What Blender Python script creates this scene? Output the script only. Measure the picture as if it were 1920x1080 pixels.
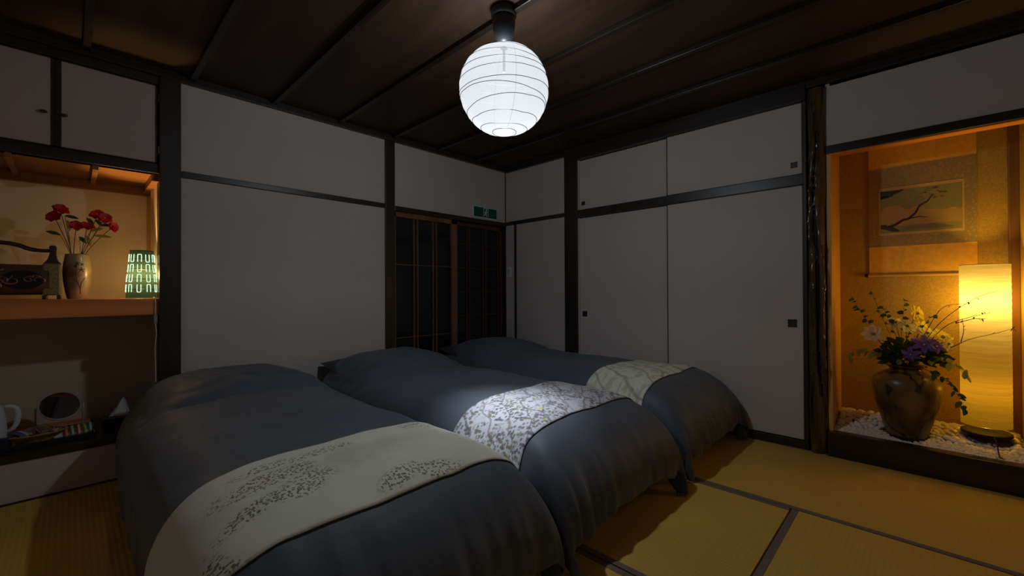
import bpy, bmesh, math, random, time
from mathutils import Vector, Matrix, Quaternion, noise
from mathutils.bvhtree import BVHTree
random.seed(7)
for o in list(bpy.data.objects): bpy.data.objects.remove(o)
S = bpy.context.scene
COL = S.collection
PI = math.pi

# ------------------------------------------------------------------ camera
FOC = 796.77
CAM = Vector((-3.2913, -3.2701, 1.03))
cam_d = bpy.data.cameras.new('camera')
cam_d.sensor_width = 36.0
cam_d.lens = FOC / 1920 * 36.0
cam_d.clip_start = 0.02
cam = bpy.data.objects.new('camera', cam_d)
COL.objects.link(cam)
FW = Vector((0.71956912, 0.69439457, 0.0060388))
RT = Vector((0.69442004, -0.71955422, -0.00474719))
UP = Vector((-0.00104882, -0.0076094, 0.9999705))
m3 = Matrix((RT, UP, -FW)).transposed()
cam.matrix_world = Matrix.Translation(CAM) @ m3.to_4x4()
S.camera = cam

# ------------------------------------------------------------------ world, exposure
W = bpy.data.worlds.new('night')
S.world = W
W.use_nodes = True
W.node_tree.nodes['Background'].inputs[0].default_value = (0.01, 0.014, 0.025, 1)
W.node_tree.nodes['Background'].inputs[1].default_value = 0.3
S.view_settings.view_transform = 'Standard'
S.view_settings.look = 'None'
S.view_settings.exposure = 0.0
S.view_settings.gamma = 1.0
S.view_settings.use_curve_mapping = False

LANTERN_W = 66.0
LANTERN_DOWN_W = 62.0
FLOOR_LAMP_W = 14.0
FLOOR_LAMP_LOW_W = 1.7
SHELF_LAMP_W = 23.0

# ------------------------------------------------------------------ node helpers
class NT:
    def __init__(s, name):
        s.m = bpy.data.materials.new(name); s.m.use_nodes = True
        s.t = s.m.node_tree; s.t.nodes.clear()
        s.out = s.t.nodes.new('ShaderNodeOutputMaterial')
    def n(s, typ, **kw):
        nd = s.t.nodes.new(typ)
        for k, v in kw.items(): setattr(nd, k, v)
        return nd
    def l(s, a, b): s.t.links.new(a, b)
    def setin(s, nd, i, v):
        if isinstance(v, bpy.types.NodeSocket): s.l(v, nd.inputs[i])
        elif v is not None: nd.inputs[i].default_value = v
    def math(s, op, a, b=None, c=None, clamp=False):
        nd = s.n('ShaderNodeMath', operation=op, use_clamp=clamp)
        s.setin(nd, 0, a); s.setin(nd, 1, b); s.setin(nd, 2, c)
        return nd.outputs[0]
    def mix(s, f, a, b):
        nd = s.n('ShaderNodeMix', data_type='RGBA')
        s.setin(nd, 0, f)
        for i, v in ((6, a), (7, b)):
            if isinstance(v, tuple) and len(v) == 3: v = v + (1,)
            s.setin(nd, i, v)
        return nd.outputs[2]
    def coord(s, kind='Object', scale=(1, 1, 1), rot=(0, 0, 0), loc=(0, 0, 0)):
        tc = s.n('ShaderNodeTexCoord'); mp = s.n('ShaderNodeMapping')
        s.l(tc.outputs[kind], mp.inputs[0])
        mp.inputs['Scale'].default_value = scale; mp.inputs['Rotation'].default_value = rot
        mp.inputs['Location'].default_value = loc
        return mp.outputs[0]
    def noise(s, vec, scale, detail=3, rough=0.5):
        nd = s.n('ShaderNodeTexNoise'); s.l(vec, nd.inputs['Vector'])
        nd.inputs['Scale'].default_value = scale; nd.inputs['Detail'].default_value = detail
        nd.inputs['Roughness'].default_value = rough
        return nd.outputs[0]
    def ramp(s, f, stops):
        nd = s.n('ShaderNodeValToRGB'); s.l(f, nd.inputs[0])
        e = nd.color_ramp.elements
        while len(e) > 1: e.remove(e[0])
        e[0].position = stops[0][0]; e[0].color = tuple(stops[0][1]) + (1,)
        for p, c in stops[1:]:
            x = e.new(p); x.color = tuple(c) + (1,)
        return nd.outputs[0]
    def bump(s, h, strength=0.3, dist=0.01):
        nd = s.n('ShaderNodeBump'); s.l(h, nd.inputs['Height'])
        nd.inputs['Strength'].default_value = strength; nd.inputs['Distance'].default_value = dist
        return nd.outputs[0]
    def pbr(s, color, rough=0.6, bump=None, metal=0.0, spec=0.5, coat=0.0, sheen=0.0, emit=None, estr=0.0):
        b = s.n('ShaderNodeBsdfPrincipled')
        if isinstance(color, tuple) and len(color) == 3: color = color + (1,)
        s.setin(b, 'Base Color', color); s.setin(b, 'Roughness', rough)
        b.inputs['Metallic'].default_value = metal
        b.inputs['Specular IOR Level'].default_value = spec
        b.inputs['Coat Weight'].default_value = coat
        b.inputs['Coat Roughness'].default_value = 0.12
        b.inputs['Sheen Weight'].default_value = sheen
        if emit:
            b.inputs['Emission Color'].default_value = tuple(emit) + (1,)
            b.inputs['Emission Strength'].default_value = estr
        if bump: s.l(bump, b.inputs['Normal'])
        s.l(b.outputs[0], s.out.inputs[0])
        return s.m

def plain(name, col, rough=0.6, var=0.15, scale=8, spec=0.5, metal=0.0, coat=0.0, bump=0.0, bscale=60, sheen=0.0):
    t = NT(name); v = t.coord()
    n = t.noise(v, scale, 4)
    lo = tuple(c * (1 - var) for c in col); hi = tuple(min(1, c * (1 + var)) for c in col)
    c = t.ramp(n, [(0.3, lo), (0.7, hi)])
    b = None
    if bump: b = t.bump(t.noise(v, bscale, 4), bump, 0.003)
    return t.pbr(c, rough, b, metal, spec, coat, sheen)

def wood(name, col, rough=0.4, axis=2, contrast=0.45, gscale=14, coat=0.0, spec=0.5, bump=0.15):
    t = NT(name)
    sc = [gscale] * 3; sc[axis] = gscale * 0.07
    v = t.coord(scale=tuple(sc))
    n1 = t.noise(v, 1.0, 6, 0.6)
    n2 = t.noise(t.coord(scale=(1, 1, 1)), 1.6, 2)
    f = t.math('ADD', t.math('MULTIPLY', n1, 0.75), t.math('MULTIPLY', n2, 0.25))
    lo = tuple(c * (1 - contrast) for c in col); hi = tuple(c * (1 + contrast) for c in col)
    c = t.ramp(f, [(0.35, lo), (0.65, hi)])
    return t.pbr(c, rough, t.bump(n1, bump, 0.003), 0, spec, coat)

M = {}
M['plaster'] = plain('plaster', (0.58, 0.535, 0.50), 0.9, 0.03, 2.5, 0.2, bump=0.12, bscale=180)
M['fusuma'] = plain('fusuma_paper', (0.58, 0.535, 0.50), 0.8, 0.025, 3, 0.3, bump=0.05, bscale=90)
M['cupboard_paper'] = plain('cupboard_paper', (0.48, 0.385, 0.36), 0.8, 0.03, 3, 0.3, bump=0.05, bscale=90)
M['dark_x'] = wood('dark_wood_x', (0.030, 0.023, 0.018), 0.38, 0)
M['dark_y'] = wood('dark_wood_y', (0.030, 0.023, 0.018), 0.38, 1)
M['dark_z'] = wood('dark_wood_z', (0.030, 0.023, 0.018), 0.42, 2)
M['lacquer'] = wood('black_lacquer', (0.016, 0.013, 0.011), 0.25, 1, coat=0.2)
M['lacquer_x'] = wood('black_lacquer_x', (0.02, 0.016, 0.013), 0.22, 0, coat=0.3)
M['ceil'] = wood('ceiling_board', (0.036, 0.018, 0.009), 0.55, 1, 0.35, 9, spec=0.3)
M['batten'] = wood('ceiling_batten', (0.014, 0.009, 0.007), 0.38, 1, spec=0.4)
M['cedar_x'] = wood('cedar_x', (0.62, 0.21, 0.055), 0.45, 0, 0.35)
M['cedar_y'] = wood('cedar_y', (0.62, 0.21, 0.055), 0.45, 1, 0.35)
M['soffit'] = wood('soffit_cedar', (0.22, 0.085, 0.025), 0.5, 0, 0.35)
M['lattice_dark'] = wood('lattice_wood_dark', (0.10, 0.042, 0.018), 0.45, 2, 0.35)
M['cedar_z'] = wood('cedar_z', (0.50, 0.25, 0.10), 0.45, 2, 0.2)
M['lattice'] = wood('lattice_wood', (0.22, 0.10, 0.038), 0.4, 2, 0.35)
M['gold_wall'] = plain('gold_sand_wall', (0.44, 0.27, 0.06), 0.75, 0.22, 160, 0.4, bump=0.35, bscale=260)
M['white_panel'] = plain('low_white_panel', (0.68, 0.56, 0.53), 0.8, 0.03, 3, 0.3)
M['cream_wall'] = plain('cream_clay_wall', (0.64, 0.53, 0.38), 0.9, 0.04, 3, 0.2, bump=0.15, bscale=160)
M['grey_clay'] = plain('grey_clay_wall', (0.26, 0.23, 0.20), 0.9, 0.06, 3, 0.2, bump=0.15, bscale=160)
M['glass_dark'] = plain('night_glass', (0.006, 0.009, 0.014), 0.12, 0.3, 2, 0.5)
M['ceramic_handle'] = plain('dark_pull', (0.05, 0.022, 0.02), 0.4, 0.2, 40)
M['metal'] = plain('brushed_steel', (0.6, 0.6, 0.6), 0.3, 0.05, 40, metal=1.0)
M['white_plastic'] = plain('white_plastic', (0.80, 0.80, 0.84), 0.35, 0.02, 10)
M['grey_plastic'] = plain('dark_grey_plastic', (0.022, 0.024, 0.028), 0.45, 0.05, 10)
M['duvet'] = None

def cloth_mat(name, col, rough=0.6, sheen=0.25, fine=900):
    t = NT(name); v = t.coord()
    n = t.noise(v, 3, 3)
    c = t.ramp(n, [(0.3, tuple(x * 0.93 for x in col)), (0.7, tuple(x * 1.07 for x in col))])
    h = t.math('ADD', t.noise(v, 11, 4, 0.55), t.math('MULTIPLY', t.noise(v, fine, 2), 0.03))
    return t.pbr(c, rough, t.bump(h, 0.25, 0.012), 0, 0.4, 0, sheen)
M['duvet'] = cloth_mat('slate_duvet_cotton', (0.080, 0.094, 0.122), 0.58, 0.12)
M['pillow'] = cloth_mat('dark_pillow_cotton', (0.035, 0.036, 0.045), 0.7, 0.1)
M['mattress'] = cloth_mat('mattress_ticking', (0.5, 0.49, 0.46), 0.8, 0.1)

def tatami():
    t = NT('tatami_rush')
    v = t.coord()
    sp = t.n('ShaderNodeSeparateXYZ'); t.l(v, sp.inputs[0])
    x = sp.outputs[0]; y = sp.outputs[1]
    rib = t.math('SINE', t.math('MULTIPLY', x, 2 * PI / 0.0195))
    rib01 = t.math('MULTIPLY_ADD', rib, 0.5, 0.5)
    weft = t.math('SINE', t.math('MULTIPLY', y, 2 * PI / 0.0045))
    n = t.noise(t.coord(scale=(3, 60, 1)), 2.0, 4)
    n2 = t.noise(v, 1.5, 3)
    f = t.math('ADD', t.math('MULTIPLY', n, 0.5), t.math('MULTIPLY', n2, 0.5))
    c = t.ramp(f, [(0.3, (0.62, 0.37, 0.06)), (0.7, (0.74, 0.46, 0.09))])
    c = t.mix(t.math('MULTIPLY', t.math('POWER', t.math('SUBTRACT', 1.0, rib01), 3.0), 0.10), c, (0.25, 0.17, 0.06))
    h = t.math('ADD', t.math('MULTIPLY', rib01, 1.0), t.math('MULTIPLY', weft, 0.12))
    return t.pbr(c, 0.6, t.bump(h, 0.35, 0.0025), 0, 0.35)
M['tatami'] = tatami()
M['tatami_edge'] = plain('tatami_border_cloth', (0.20, 0.145, 0.12), 0.8, 0.1, 90, 0.2, bump=0.2, bscale=500)

def leaf_cluster(t, u, v, cu, cv, ru, rv, ang=0.0, soft=0.35, ns=None):
    du = t.math('SUBTRACT', u, cu); dv = t.math('SUBTRACT', v, cv)
    ca, sa = math.cos(ang), math.sin(ang)
    a = t.math('ADD', t.math('MULTIPLY', du, ca / ru), t.math('MULTIPLY', dv, sa / ru))
    b = t.math('ADD', t.math('MULTIPLY', du, -sa / rv), t.math('MULTIPLY', dv, ca / rv))
    d = t.math('SQRT', t.math('ADD', t.math('MULTIPLY', a, a), t.math('MULTIPLY', b, b)))
    if ns: d = t.math('ADD', d, t.math('MULTIPLY', t.math('SUBTRACT', ns, 0.5), 1.3))
    return t.math('MULTIPLY', t.math('SUBTRACT', 1.0, d), 1.0 / soft, clamp=True)

def voro_dots(t, vec, scale, lo, hi, rnd=1.0):
    vo = t.n('ShaderNodeTexVoronoi'); t.l(vec, vo.inputs['Vector'])
    vo.inputs['Scale'].default_value = scale; vo.inputs['Randomness'].default_value = rnd
    d = vo.outputs['Distance']
    k = t.math('MULTIPLY', t.math('SUBTRACT', hi, d), 1.0 / (hi - lo), clamp=True)
    return k, vo.outputs['Color']

def runner_mat(kind):
    t = NT('runner_brocade_' + kind)
    uv = t.n('ShaderNodeUVMap'); uv.uv_map = 'UVMap'
    sp = t.n('ShaderNodeSeparateXYZ'); t.l(uv.outputs[0], sp.inputs[0])
    u, v = sp.outputs[0], sp.outputs[1]
    def mp(s, rot=0.0):
        m = t.n('ShaderNodeMapping'); t.l(uv.outputs[0], m.inputs[0])
        m.inputs['Scale'].default_value = s; m.inputs['Rotation'].default_value = (0, 0, rot)
        return m.outputs[0]
    base_n = t.noise(mp((1, 1, 1)), 5, 4)
    weave = t.noise(mp((1, 1, 1)), 700, 2)
    if kind == 'leaves':
        base = t.ramp(base_n, [(0.3, (0.74, 0.72, 0.60)), (0.7, (0.84, 0.82, 0.70))])
        ns = t.noise(mp((1, 1, 1)), 11, 3)
        mask = None
        for a in ((-0.26, -1.93, 0.17, 0.06, 0.10), (-0.22, -1.85, 0.15, 0.035, -0.1), (-0.34, -2.06, 0.13, 0.035, 0.25), (-0.20, -2.03, 0.11, 0.06, 0.5),
                  (0.03, -2.14, 0.09, 0.035, 0.3), (0.16, -2.16, 0.10, 0.035, -0.15), (-0.44, -2.19, 0.07, 0.07, 0.5),
                  (0.36, -1.81, 0.14, 0.06, 0.0), (0.42, -1.97, 0.10, 0.06, 0.4), (-0.08, -1.84, 0.12, 0.035, 0.1)):
            k = leaf_cluster(t, u, v, *a, ns=ns)
            mask = k if mask is None else t.math('MAXIMUM', mask, k)
        d1, c1 = voro_dots(t, mp((1.0, 1.9, 1), 0.5), 70, 0.28, 0.42)
        d2, c2 = voro_dots(t, mp((1.9, 1.0, 1), -0.6), 66, 0.24, 0.38)
        dots = t.math('MAXIMUM', d1, d2)
        f = t.math('MULTIPLY', dots, mask)
        lc = t.mix(ns, (0.07, 0.07, 0.015), (0.24, 0.22, 0.10))
        col = t.mix(t.math('MULTIPLY', f, 0.9), base, lc)
        faint = leaf_cluster(t, u, v, 0.0, -1.95, 0.22, 0.10, 0.1, 0.6, ns)
        col = t.mix(t.math('MULTIPLY', t.math('MULTIPLY', t.noise(mp((1, 2.5, 1)), 60, 3), faint), 0.45), col, (0.30, 0.29, 0.24))
    elif kind == 'blossom':
        base = t.ramp(base_n, [(0.3, (0.50, 0.50, 0.56)), (0.7, (0.60, 0.60, 0.66))])
        ns = t.noise(mp((1, 1, 1)), 7, 3, 0.6)
        mask = t.ramp(ns, [(0.37, (0, 0, 0)), (0.48, (1, 1, 1))])
        d1, _ = voro_dots(t, mp((1.7, 1.0, 1), 0.4), 32, 0.28, 0.50)
        d2, _ = voro_dots(t, mp((1.0, 1.6, 1), -0.5), 50, 0.28, 0.50)
        f = t.math('MULTIPLY', t.math('MAXIMUM', d1, d2), mask)
        hue = t.noise(mp((1, 1, 1)), 22, 2)
        lc = t.ramp(hue, [(0.35, (0.06, 0.055, 0.09)), (0.5, (0.13, 0.095, 0.07)), (0.65, (0.22, 0.19, 0.07))])
        col = t.mix(t.math('MULTIPLY', f, 0.85), base, lc)
        wv = t.n('ShaderNodeTexWave'); t.l(mp((1, 1, 1), 0.7), wv.inputs['Vector'])
        wv.inputs['Scale'].default_value = 3.2; wv.inputs['Distortion'].default_value = 9; wv.inputs['Detail'].default_value = 2
        ln = t.ramp(wv.outputs['Fac'], [(0.0, (1, 1, 1)), (0.035, (0, 0, 0))])
        col = t.mix(t.math('MULTIPLY', ln, 0.6), col, (0.12, 0.10, 0.11))
        f3, _ = voro_dots(t, mp((1, 1, 1)), 13, 0.12, 0.17)
        sel = t.ramp(t.noise(mp((1, 1, 1)), 4, 1), [(0.52, (0, 0, 0)), (0.56, (1, 1, 1))])
        col = t.mix(t.math('MULTIPLY', f3, sel), col, (0.55, 0.52, 0.12))
    else:
        base = t.ramp(base_n, [(0.3, (0.68, 0.67, 0.54)), (0.7, (0.80, 0.78, 0.64))])
        wv = t.n('ShaderNodeTexWave'); t.l(mp((1, 1, 1), 0.5), wv.inputs['Vector'])
        wv.inputs['Scale'].default_value = 2.6; wv.inputs['Distortion'].default_value = 7; wv.inputs['Detail'].default_value = 2
        ln = t.ramp(wv.outputs['Fac'], [(0.0, (1, 1, 1)), (0.10, (0, 0, 0))])
        col = t.mix(t.math('MULTIPLY', ln, 0.55), base, (0.19, 0.19, 0.14))
        ns = t.noise(mp((1, 2, 1)), 12, 3)
        col = t.mix(t.ramp(ns, [(0.5, (0, 0, 0)), (0.62, (0.45, 0.45, 0.45))]), col, (0.24, 0.25, 0.19))
        f3, _ = voro_dots(t, mp((1, 1, 1)), 9, 0.10, 0.2)
        col = t.mix(t.math('MULTIPLY', f3, 0.35), col, (0.62, 0.60, 0.55))
    return t.pbr(col, 0.62, t.bump(t.math('ADD', t.math('MULTIPLY', weave, 0.25), t.noise(mp((1, 1, 1)), 14, 3)), 0.15, 0.006), 0, 0.3, 0, 0.1)

def paper_shade(name, transp, trans_col, diff_col, emit, estr, fine=None):
    t = NT(name)
    tr = t.n('ShaderNodeBsdfTransparent'); tl = t.n('ShaderNodeBsdfTranslucent'); df = t.n('ShaderNodeBsdfDiffuse')
    em = t.n('ShaderNodeEmission')
    if fine:
        v = t.coord(scale=fine)
        n = t.noise(v, 1.0, 3, 0.6)
        f = t.math('MULTIPLY_ADD', n, 1.0, 0.5)
        c = t.mix(1.0, (0, 0, 0), trans_col)
        mm = t.n('ShaderNodeVectorMath', operation='SCALE'); t.l(c, mm.inputs[0]); t.l(f, mm.inputs['Scale'])
        t.l(mm.outputs[0], tl.inputs[0])
    else:
        tl.inputs[0].default_value = trans_col + (1,)
    df.inputs[0].default_value = diff_col + (1,)
    em.inputs[0].default_value = emit + (1,); em.inputs[1].default_value = estr
    a1 = t.n('ShaderNodeAddShader'); t.l(tl.outputs[0], a1.inputs[0]); t.l(df.outputs[0], a1.inputs[1])
    a2 = t.n('ShaderNodeAddShader'); t.l(a1.outputs[0], a2.inputs[0]); t.l(em.outputs[0], a2.inputs[1])
    mx = t.n('ShaderNodeMixShader'); mx.inputs[0].default_value = transp
    t.l(a2.outputs[0], mx.inputs[1]); t.l(tr.outputs[0], mx.inputs[2])
    t.l(mx.outputs[0], t.out.inputs[0])
    return t.m

# ------------------------------------------------------------------ mesh helpers
class MB:
    def __init__(s): s.v = []; s.f = []; s.mi = []
    def add(s, vs, fs, mi=0):
        b = len(s.v); s.v += [Vector(v) for v in vs]; s.f += [tuple(i + b for i in f) for f in fs]; s.mi += [mi] * len(fs)
        return s
    def box(s, x0, x1, y0, y1, z0, z1, mi=0):
        if x0 > x1: x0, x1 = x1, x0
        if y0 > y1: y0, y1 = y1, y0
        if z0 > z1: z0, z1 = z1, z0
        vs = [(x, y, z) for z in (z0, z1) for y in (y0, y1) for x in (x0, x1)]
        fs = [(0, 2, 3, 1), (4, 5, 7, 6), (0, 1, 5, 4), (2, 6, 7, 3), (0, 4, 6, 2), (1, 3, 7, 5)]
        return s.add(vs, fs, mi)
    def tube(s, pts, r, seg=8, mi=0, caps=True, closed=False):
        pts = [Vector(p) for p in pts]; n = len(pts)
        rs = r if isinstance(r, (list, tuple)) else [r] * n
        b = len(s.v); ref = None
        for i, p in enumerate(pts):
            if closed: d = pts[(i + 1) % n] - pts[i - 1]
            else: d = pts[min(i + 1, n - 1)] - pts[max(i - 1, 0)]
            if d.length < 1e-9: d = Vector((0, 0, 1))
            d.normalize()
            if ref is None:
                ref = Vector((0, 0, 1)) if abs(d.z) < 0.9 else Vector((1, 0, 0))
            a = (ref - d * ref.dot(d)); a.normalize(); ref = a
            c = d.cross(a)
            for k in range(seg):
                t = 2 * PI * k / seg
                s.v.append(p + (a * math.cos(t) + c * math.sin(t)) * rs[i])
        m = n if closed else n - 1
        for i in range(m):
            j = (i + 1) % n
            for k in range(seg):
                k2 = (k + 1) % seg
                s.f.append((b + i * seg + k, b + i * seg + k2, b + j * seg + k2, b + j * seg + k)); s.mi.append(mi)
        if caps and not closed:
            s.f.append(tuple(b + k for k in reversed(range(seg)))); s.mi.append(mi)
            s.f.append(tuple(b + (n - 1) * seg + k for k in range(seg))); s.mi.append(mi)
        return s
    def lathe(s, prof, c=(0, 0, 0), seg=40, mi=0, sx=1.0, sy=1.0, capb=True, capt=True, axis=None):
        b = len(s.v); c = Vector(c)
        q = axis if axis else None
        for (r, z) in prof:
            for k in range(seg):
                t = 2 * PI * k / seg
                p = Vector((r * math.cos(t) * sx, r * math.sin(t) * sy, z))
                if q: p = q @ p
                s.v.append(c + p)
        for i in range(len(prof) - 1):
            for k in range(seg):
                k2 = (k + 1) % seg
                s.f.append((b + i * seg + k, b + i * seg + k2, b + (i + 1) * seg + k2, b + (i + 1) * seg + k)); s.mi.append(mi)
        if capb: s.f.append(tuple(b + k for k in reversed(range(seg)))); s.mi.append(mi)
        if capt: s.f.append(tuple(b + (len(prof) - 1) * seg + k for k in range(seg))); s.mi.append(mi)
        return s
    def grid(s, P, mi=0, wrap=False):
        b = len(s.v); R = len(P); Cn = len(P[0])
        for row in P: s.v += [Vector(p) for p in row]
        for i in range(R - 1):
            for j in range(Cn if wrap else Cn - 1):
                j2 = (j + 1) % Cn
                s.f.append((b + i * Cn + j, b + i * Cn + j2, b + (i + 1) * Cn + j2, b + (i + 1) * Cn + j)); s.mi.append(mi)
        return s
    def build(s, name, mats, parent=None, origin=None, bevel=0.0, smooth=False, uv=None, solid=0.0, subsurf=0):
        org = Vector(origin) if origin is not None else Vector((0, 0, 0))
        if parent is not None: org = world_loc(parent)
        me = bpy.data.meshes.new(name)
        me.from_pydata([tuple(v - org) for v in s.v], [], s.f)
        if not isinstance(mats, (list, tuple)): mats = [mats]
        for m in mats: me.materials.append(m)
        if len(mats) > 1: me.polygons.foreach_set('material_index', s.mi)
        if uv:
            ul = me.uv_layers.new(name='UVMap')
            for lp in me.loops: ul.data[lp.index].uv = uv[lp.vertex_index]
        me.validate(); me.update()
        bm = bmesh.new(); bm.from_mesh(me); bmesh.ops.recalc_face_normals(bm, faces=bm.faces); bm.to_mesh(me); bm.free()
        if smooth:
            me.polygons.foreach_set('use_smooth', [True] * len(me.polygons))
        o = bpy.data.objects.new(name, me); COL.objects.link(o)
        if parent is not None: o.parent = parent
        else: o.location = org
        if solid:
            md = o.modifiers.new('thickness', 'SOLIDIFY'); md.thickness = solid; md.offset = 0
        if subsurf:
            md = o.modifiers.new('subsurf', 'SUBSURF'); md.levels = subsurf; md.render_levels = subsurf
        if bevel:
            md = o.modifiers.new('bevel', 'BEVEL'); md.width = bevel; md.segments = 2; md.limit_method = 'ANGLE'; md.angle_limit = math.radians(40)
        if smooth == 'auto':
            md = o.modifiers.new('es', 'EDGE_SPLIT'); md.split_angle = math.radians(38)
        return o

def world_loc(o):
    p = Vector((0, 0, 0))
    while o is not None:
        p += o.location; o = o.parent
    return p
def tag(o, label, cat, group=None, kind=None):
    o['label'] = label; o['category'] = cat
    if group: o['group'] = group
    if kind: o['kind'] = kind
    return o
def struct(o, label=None):
    o['kind'] = 'structure'
    if label: o['label'] = label
    return o
def thing(name, loc, label=None, cat=None, group=None, kind=None):
    o = bpy.data.objects.new(name, None); COL.objects.link(o); o.location = loc; o.empty_display_size = 0.05
    if kind: o['kind'] = kind
    if label: o['label'] = label
    if cat: o['category'] = cat
    if group: o['group'] = group
    return o
def copy_tree(o, parent=None):
    c = o.copy(); COL.objects.link(c); c.parent = parent
    for ch in list(o.children): copy_tree(ch, c)
    return c
def sbox(name, x0, x1, y0, y1, z0, z1, mat, bevel=0.002, label=None):
    o = MB().box(x0, x1, y0, y1, z0, z1).build(name, mat, origin=((x0 + x1) / 2, (y0 + y1) / 2, min(z0, z1)), bevel=bevel)
    return struct(o, label)
TRIM = [0]
def trim(x0, x1, y0, y1, z0, z1, mat, bevel=0.003, label=None):
    TRIM[0] += 1
    return sbox('trim_%d' % TRIM[0], x0, x1, y0, y1, z0, z1, mat, bevel, label)

# ------------------------------------------------------------------ room shell
R0 = -3.76           # far ends of the room
ZC = 2.36
sbox('floor', R0 - 0.1, 0.1, R0 - 0.1, 0.1, -0.12, -0.055, M['dark_x'], 0)
sbox('ceiling', R0 - 0.1, 0.0, R0 - 0.1, 0.0, ZC, ZC + 0.03, M['ceil'], 0, 'dark brown wooden board ceiling')
# wall with the alcove shelf and the lattice doors (far left wall in the picture)
wa = MB()
wa.box(-2.93, -1.40, 0.0, 0.08, -0.055, ZC)
wa.box(-1.42, 0.08, 0.0, 0.08, 1.75, ZC)
wa.build('wall_north', M['plaster'])
struct(bpy.data.objects['wall_north'], 'pale plaster wall behind the heads of the beds')
wb = MB()
wb.box(0.0, 0.08, -0.97, 0.0, -0.055, ZC)
wb.box(0.0, 0.08, R0, -2.84, 1.90, ZC)
wb.build('wall_east', M['plaster'])
struct(bpy.data.objects['wall_east'], 'pale plaster wall on the sliding door side')
sbox('wall_west', R0 - 0.08, R0, R0, 0.0, -0.055, ZC, M['plaster'], 0)
sbox('wall_south', R0 - 0.08, 0.08, R0 - 0.08, R0, -0.055, ZC, M['plaster'], 0)

# ceiling battens (run along y) and cornices
for k in range(1, 9):
    x = -0.005 - 0.4615 * k
    if x > R0: trim(x - 0.016, x + 0.016, R0, -0.03, ZC - 0.028, ZC, M['batten'], 0.003)
trim(R0, 0.0, -0.035, 0.0, 2.312, ZC, M['dark_x'])
trim(-0.035, 0.0, -0.96, -0.035, 2.305, ZC, M['dark_y'])
trim(-0.035, 0.0, R0, -2.742, 2.314, ZC, M['dark_y'])
trim(-0.045, 0.02, -2.742, -0.956, 2.243, ZC - 0.03, M['dark_y'])
trim(-0.035, 0.0, -2.742, -0.956, ZC - 0.03, ZC, M['dark_y'])
# posts, wall north
trim(-2.931, -2.829, -0.03, 0.08, -0.055, 2.312, M['dark_z'])
trim(-1.451, -1.363, -0.018, 0.08, -0.055, 2.312, M['dark_z'])
trim(-0.007, 0.0, -0.007, 0.0, -0.055, 2.312, M['dark_z'], 0)
# rails, wall north
trim(-2.829, -1.451, -0.014, 0.0, 1.733, 1.772, M['dark_x'])
trim(-1.363, 0.0, -0.016, 0.08, 1.722, 1.765, M['dark_x'])
# posts and rails, wall east
trim(-0.018, 0.08, -0.956, -0.81, -0.055, 2.305, M['dark_z'])
trim(-0.014, 0.0, -0.81, 0.0, 1.735, 1.772, M['dark_y'])
trim(-0.012, 0.0, -0.166, -0.139, -0.055, 1.735, M['dark_z'])
trim(-0.018, 0.05, -2.742, -0.956, 1.706, 1.776, M['dark_y'])
trim(-0.018, 0.05, -2.742, -0.956, -0.03, 0.052, M['dark_y'])
trim(-0.012, 0.0, -0.81, 0.0, -0.055, 0.045, M['dark_y'])
trim(-0.02, 0.08, -2.742, -2.722, -0.055, 2.243, M['dark_z'])
# tatami base boards under the plaster
trim(-2.829, -1.451, -0.012, 0.0, -0.055, 0.045, M['dark_x'])

# closet behind the sliding doors
sbox('wall_closet', 0.08, 0.10, -2.84, -0.9, -0.055, ZC, M['dark_z'], 0)

# ------------------------------------------------------------------ sliding doors (fusuma)
def fusuma(n, y0, y1, z0, z1, x, hy, hz, hs, label, mat=None):
    d = thing('door_%d' % n, (x, (y0 + y1) / 2, z0), kind='structure'); d['label'] = label
    fr = MB(); w = 0.012
    fr.box(x - 0.002, x + 0.020, y0, y0 + w * 0.6, z0, z1); fr.box(x - 0.002, x + 0.020, y1 - w * 0.6, y1, z0, z1)
    fr.box(x - 0.002, x + 0.020, y0, y1, z0, z0 + w * 0.4); fr.box(x - 0.002, x + 0.020, y0, y1, z1 - w * 0.4, z1)
    fr.build('door_frame', M['dark_z'], d)
    pn = MB().box(x, x + 0.018, y0 + w * 0.4, y1 - w * 0.4, z0 + w * 0.3, z1 - w * 0.3).build('door_panel', mat or M['fusuma'], d)
    p = MB(); h = hs / 2; e = 0.006
    p.box(x - 0.004, x + 0.002, hy - h, hy + h, hz - h, hz - h + e); p.box(x - 0.004, x + 0.002, hy - h, hy + h, hz + h - e, hz + h)
    p.box(x - 0.004, x + 0.002, hy - h, hy - h + e, hz - h, hz + h); p.box(x - 0.004, x + 0.002, hy + h - e, hy + h, hz - h, hz + h)
    p.box(x - 0.001, x + 0.002, hy - h, hy + h, hz - h, hz + h)
    p.build('door_pull', M['ceramic_handle'], pn)
YM = -1.826
fusuma(1, YM - 0.012, -0.957, 0.054, 1.706, 0.016, -1.018, 0.812, 0.05, 'tall pale sliding door nearer the corner with a small dark pull')
fusuma(2, -2.722, YM + 0.012, 0.054, 1.706, -0.006, -2.656, 0.807, 0.05, 'tall pale sliding door beside the gnarled post with a square red brown pull')
fusuma(3, YM - 0.012, -0.957, 1.776, 2.243, 0.016, -1.007, 1.838, 0.036, 'short pale upper closet door nearer the corner')
fusuma(4, -2.722, YM + 0.012, 1.776, 2.243, -0.006, -2.672, 1.843, 0.036, 'short pale upper closet door beside the gnarled post')

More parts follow.
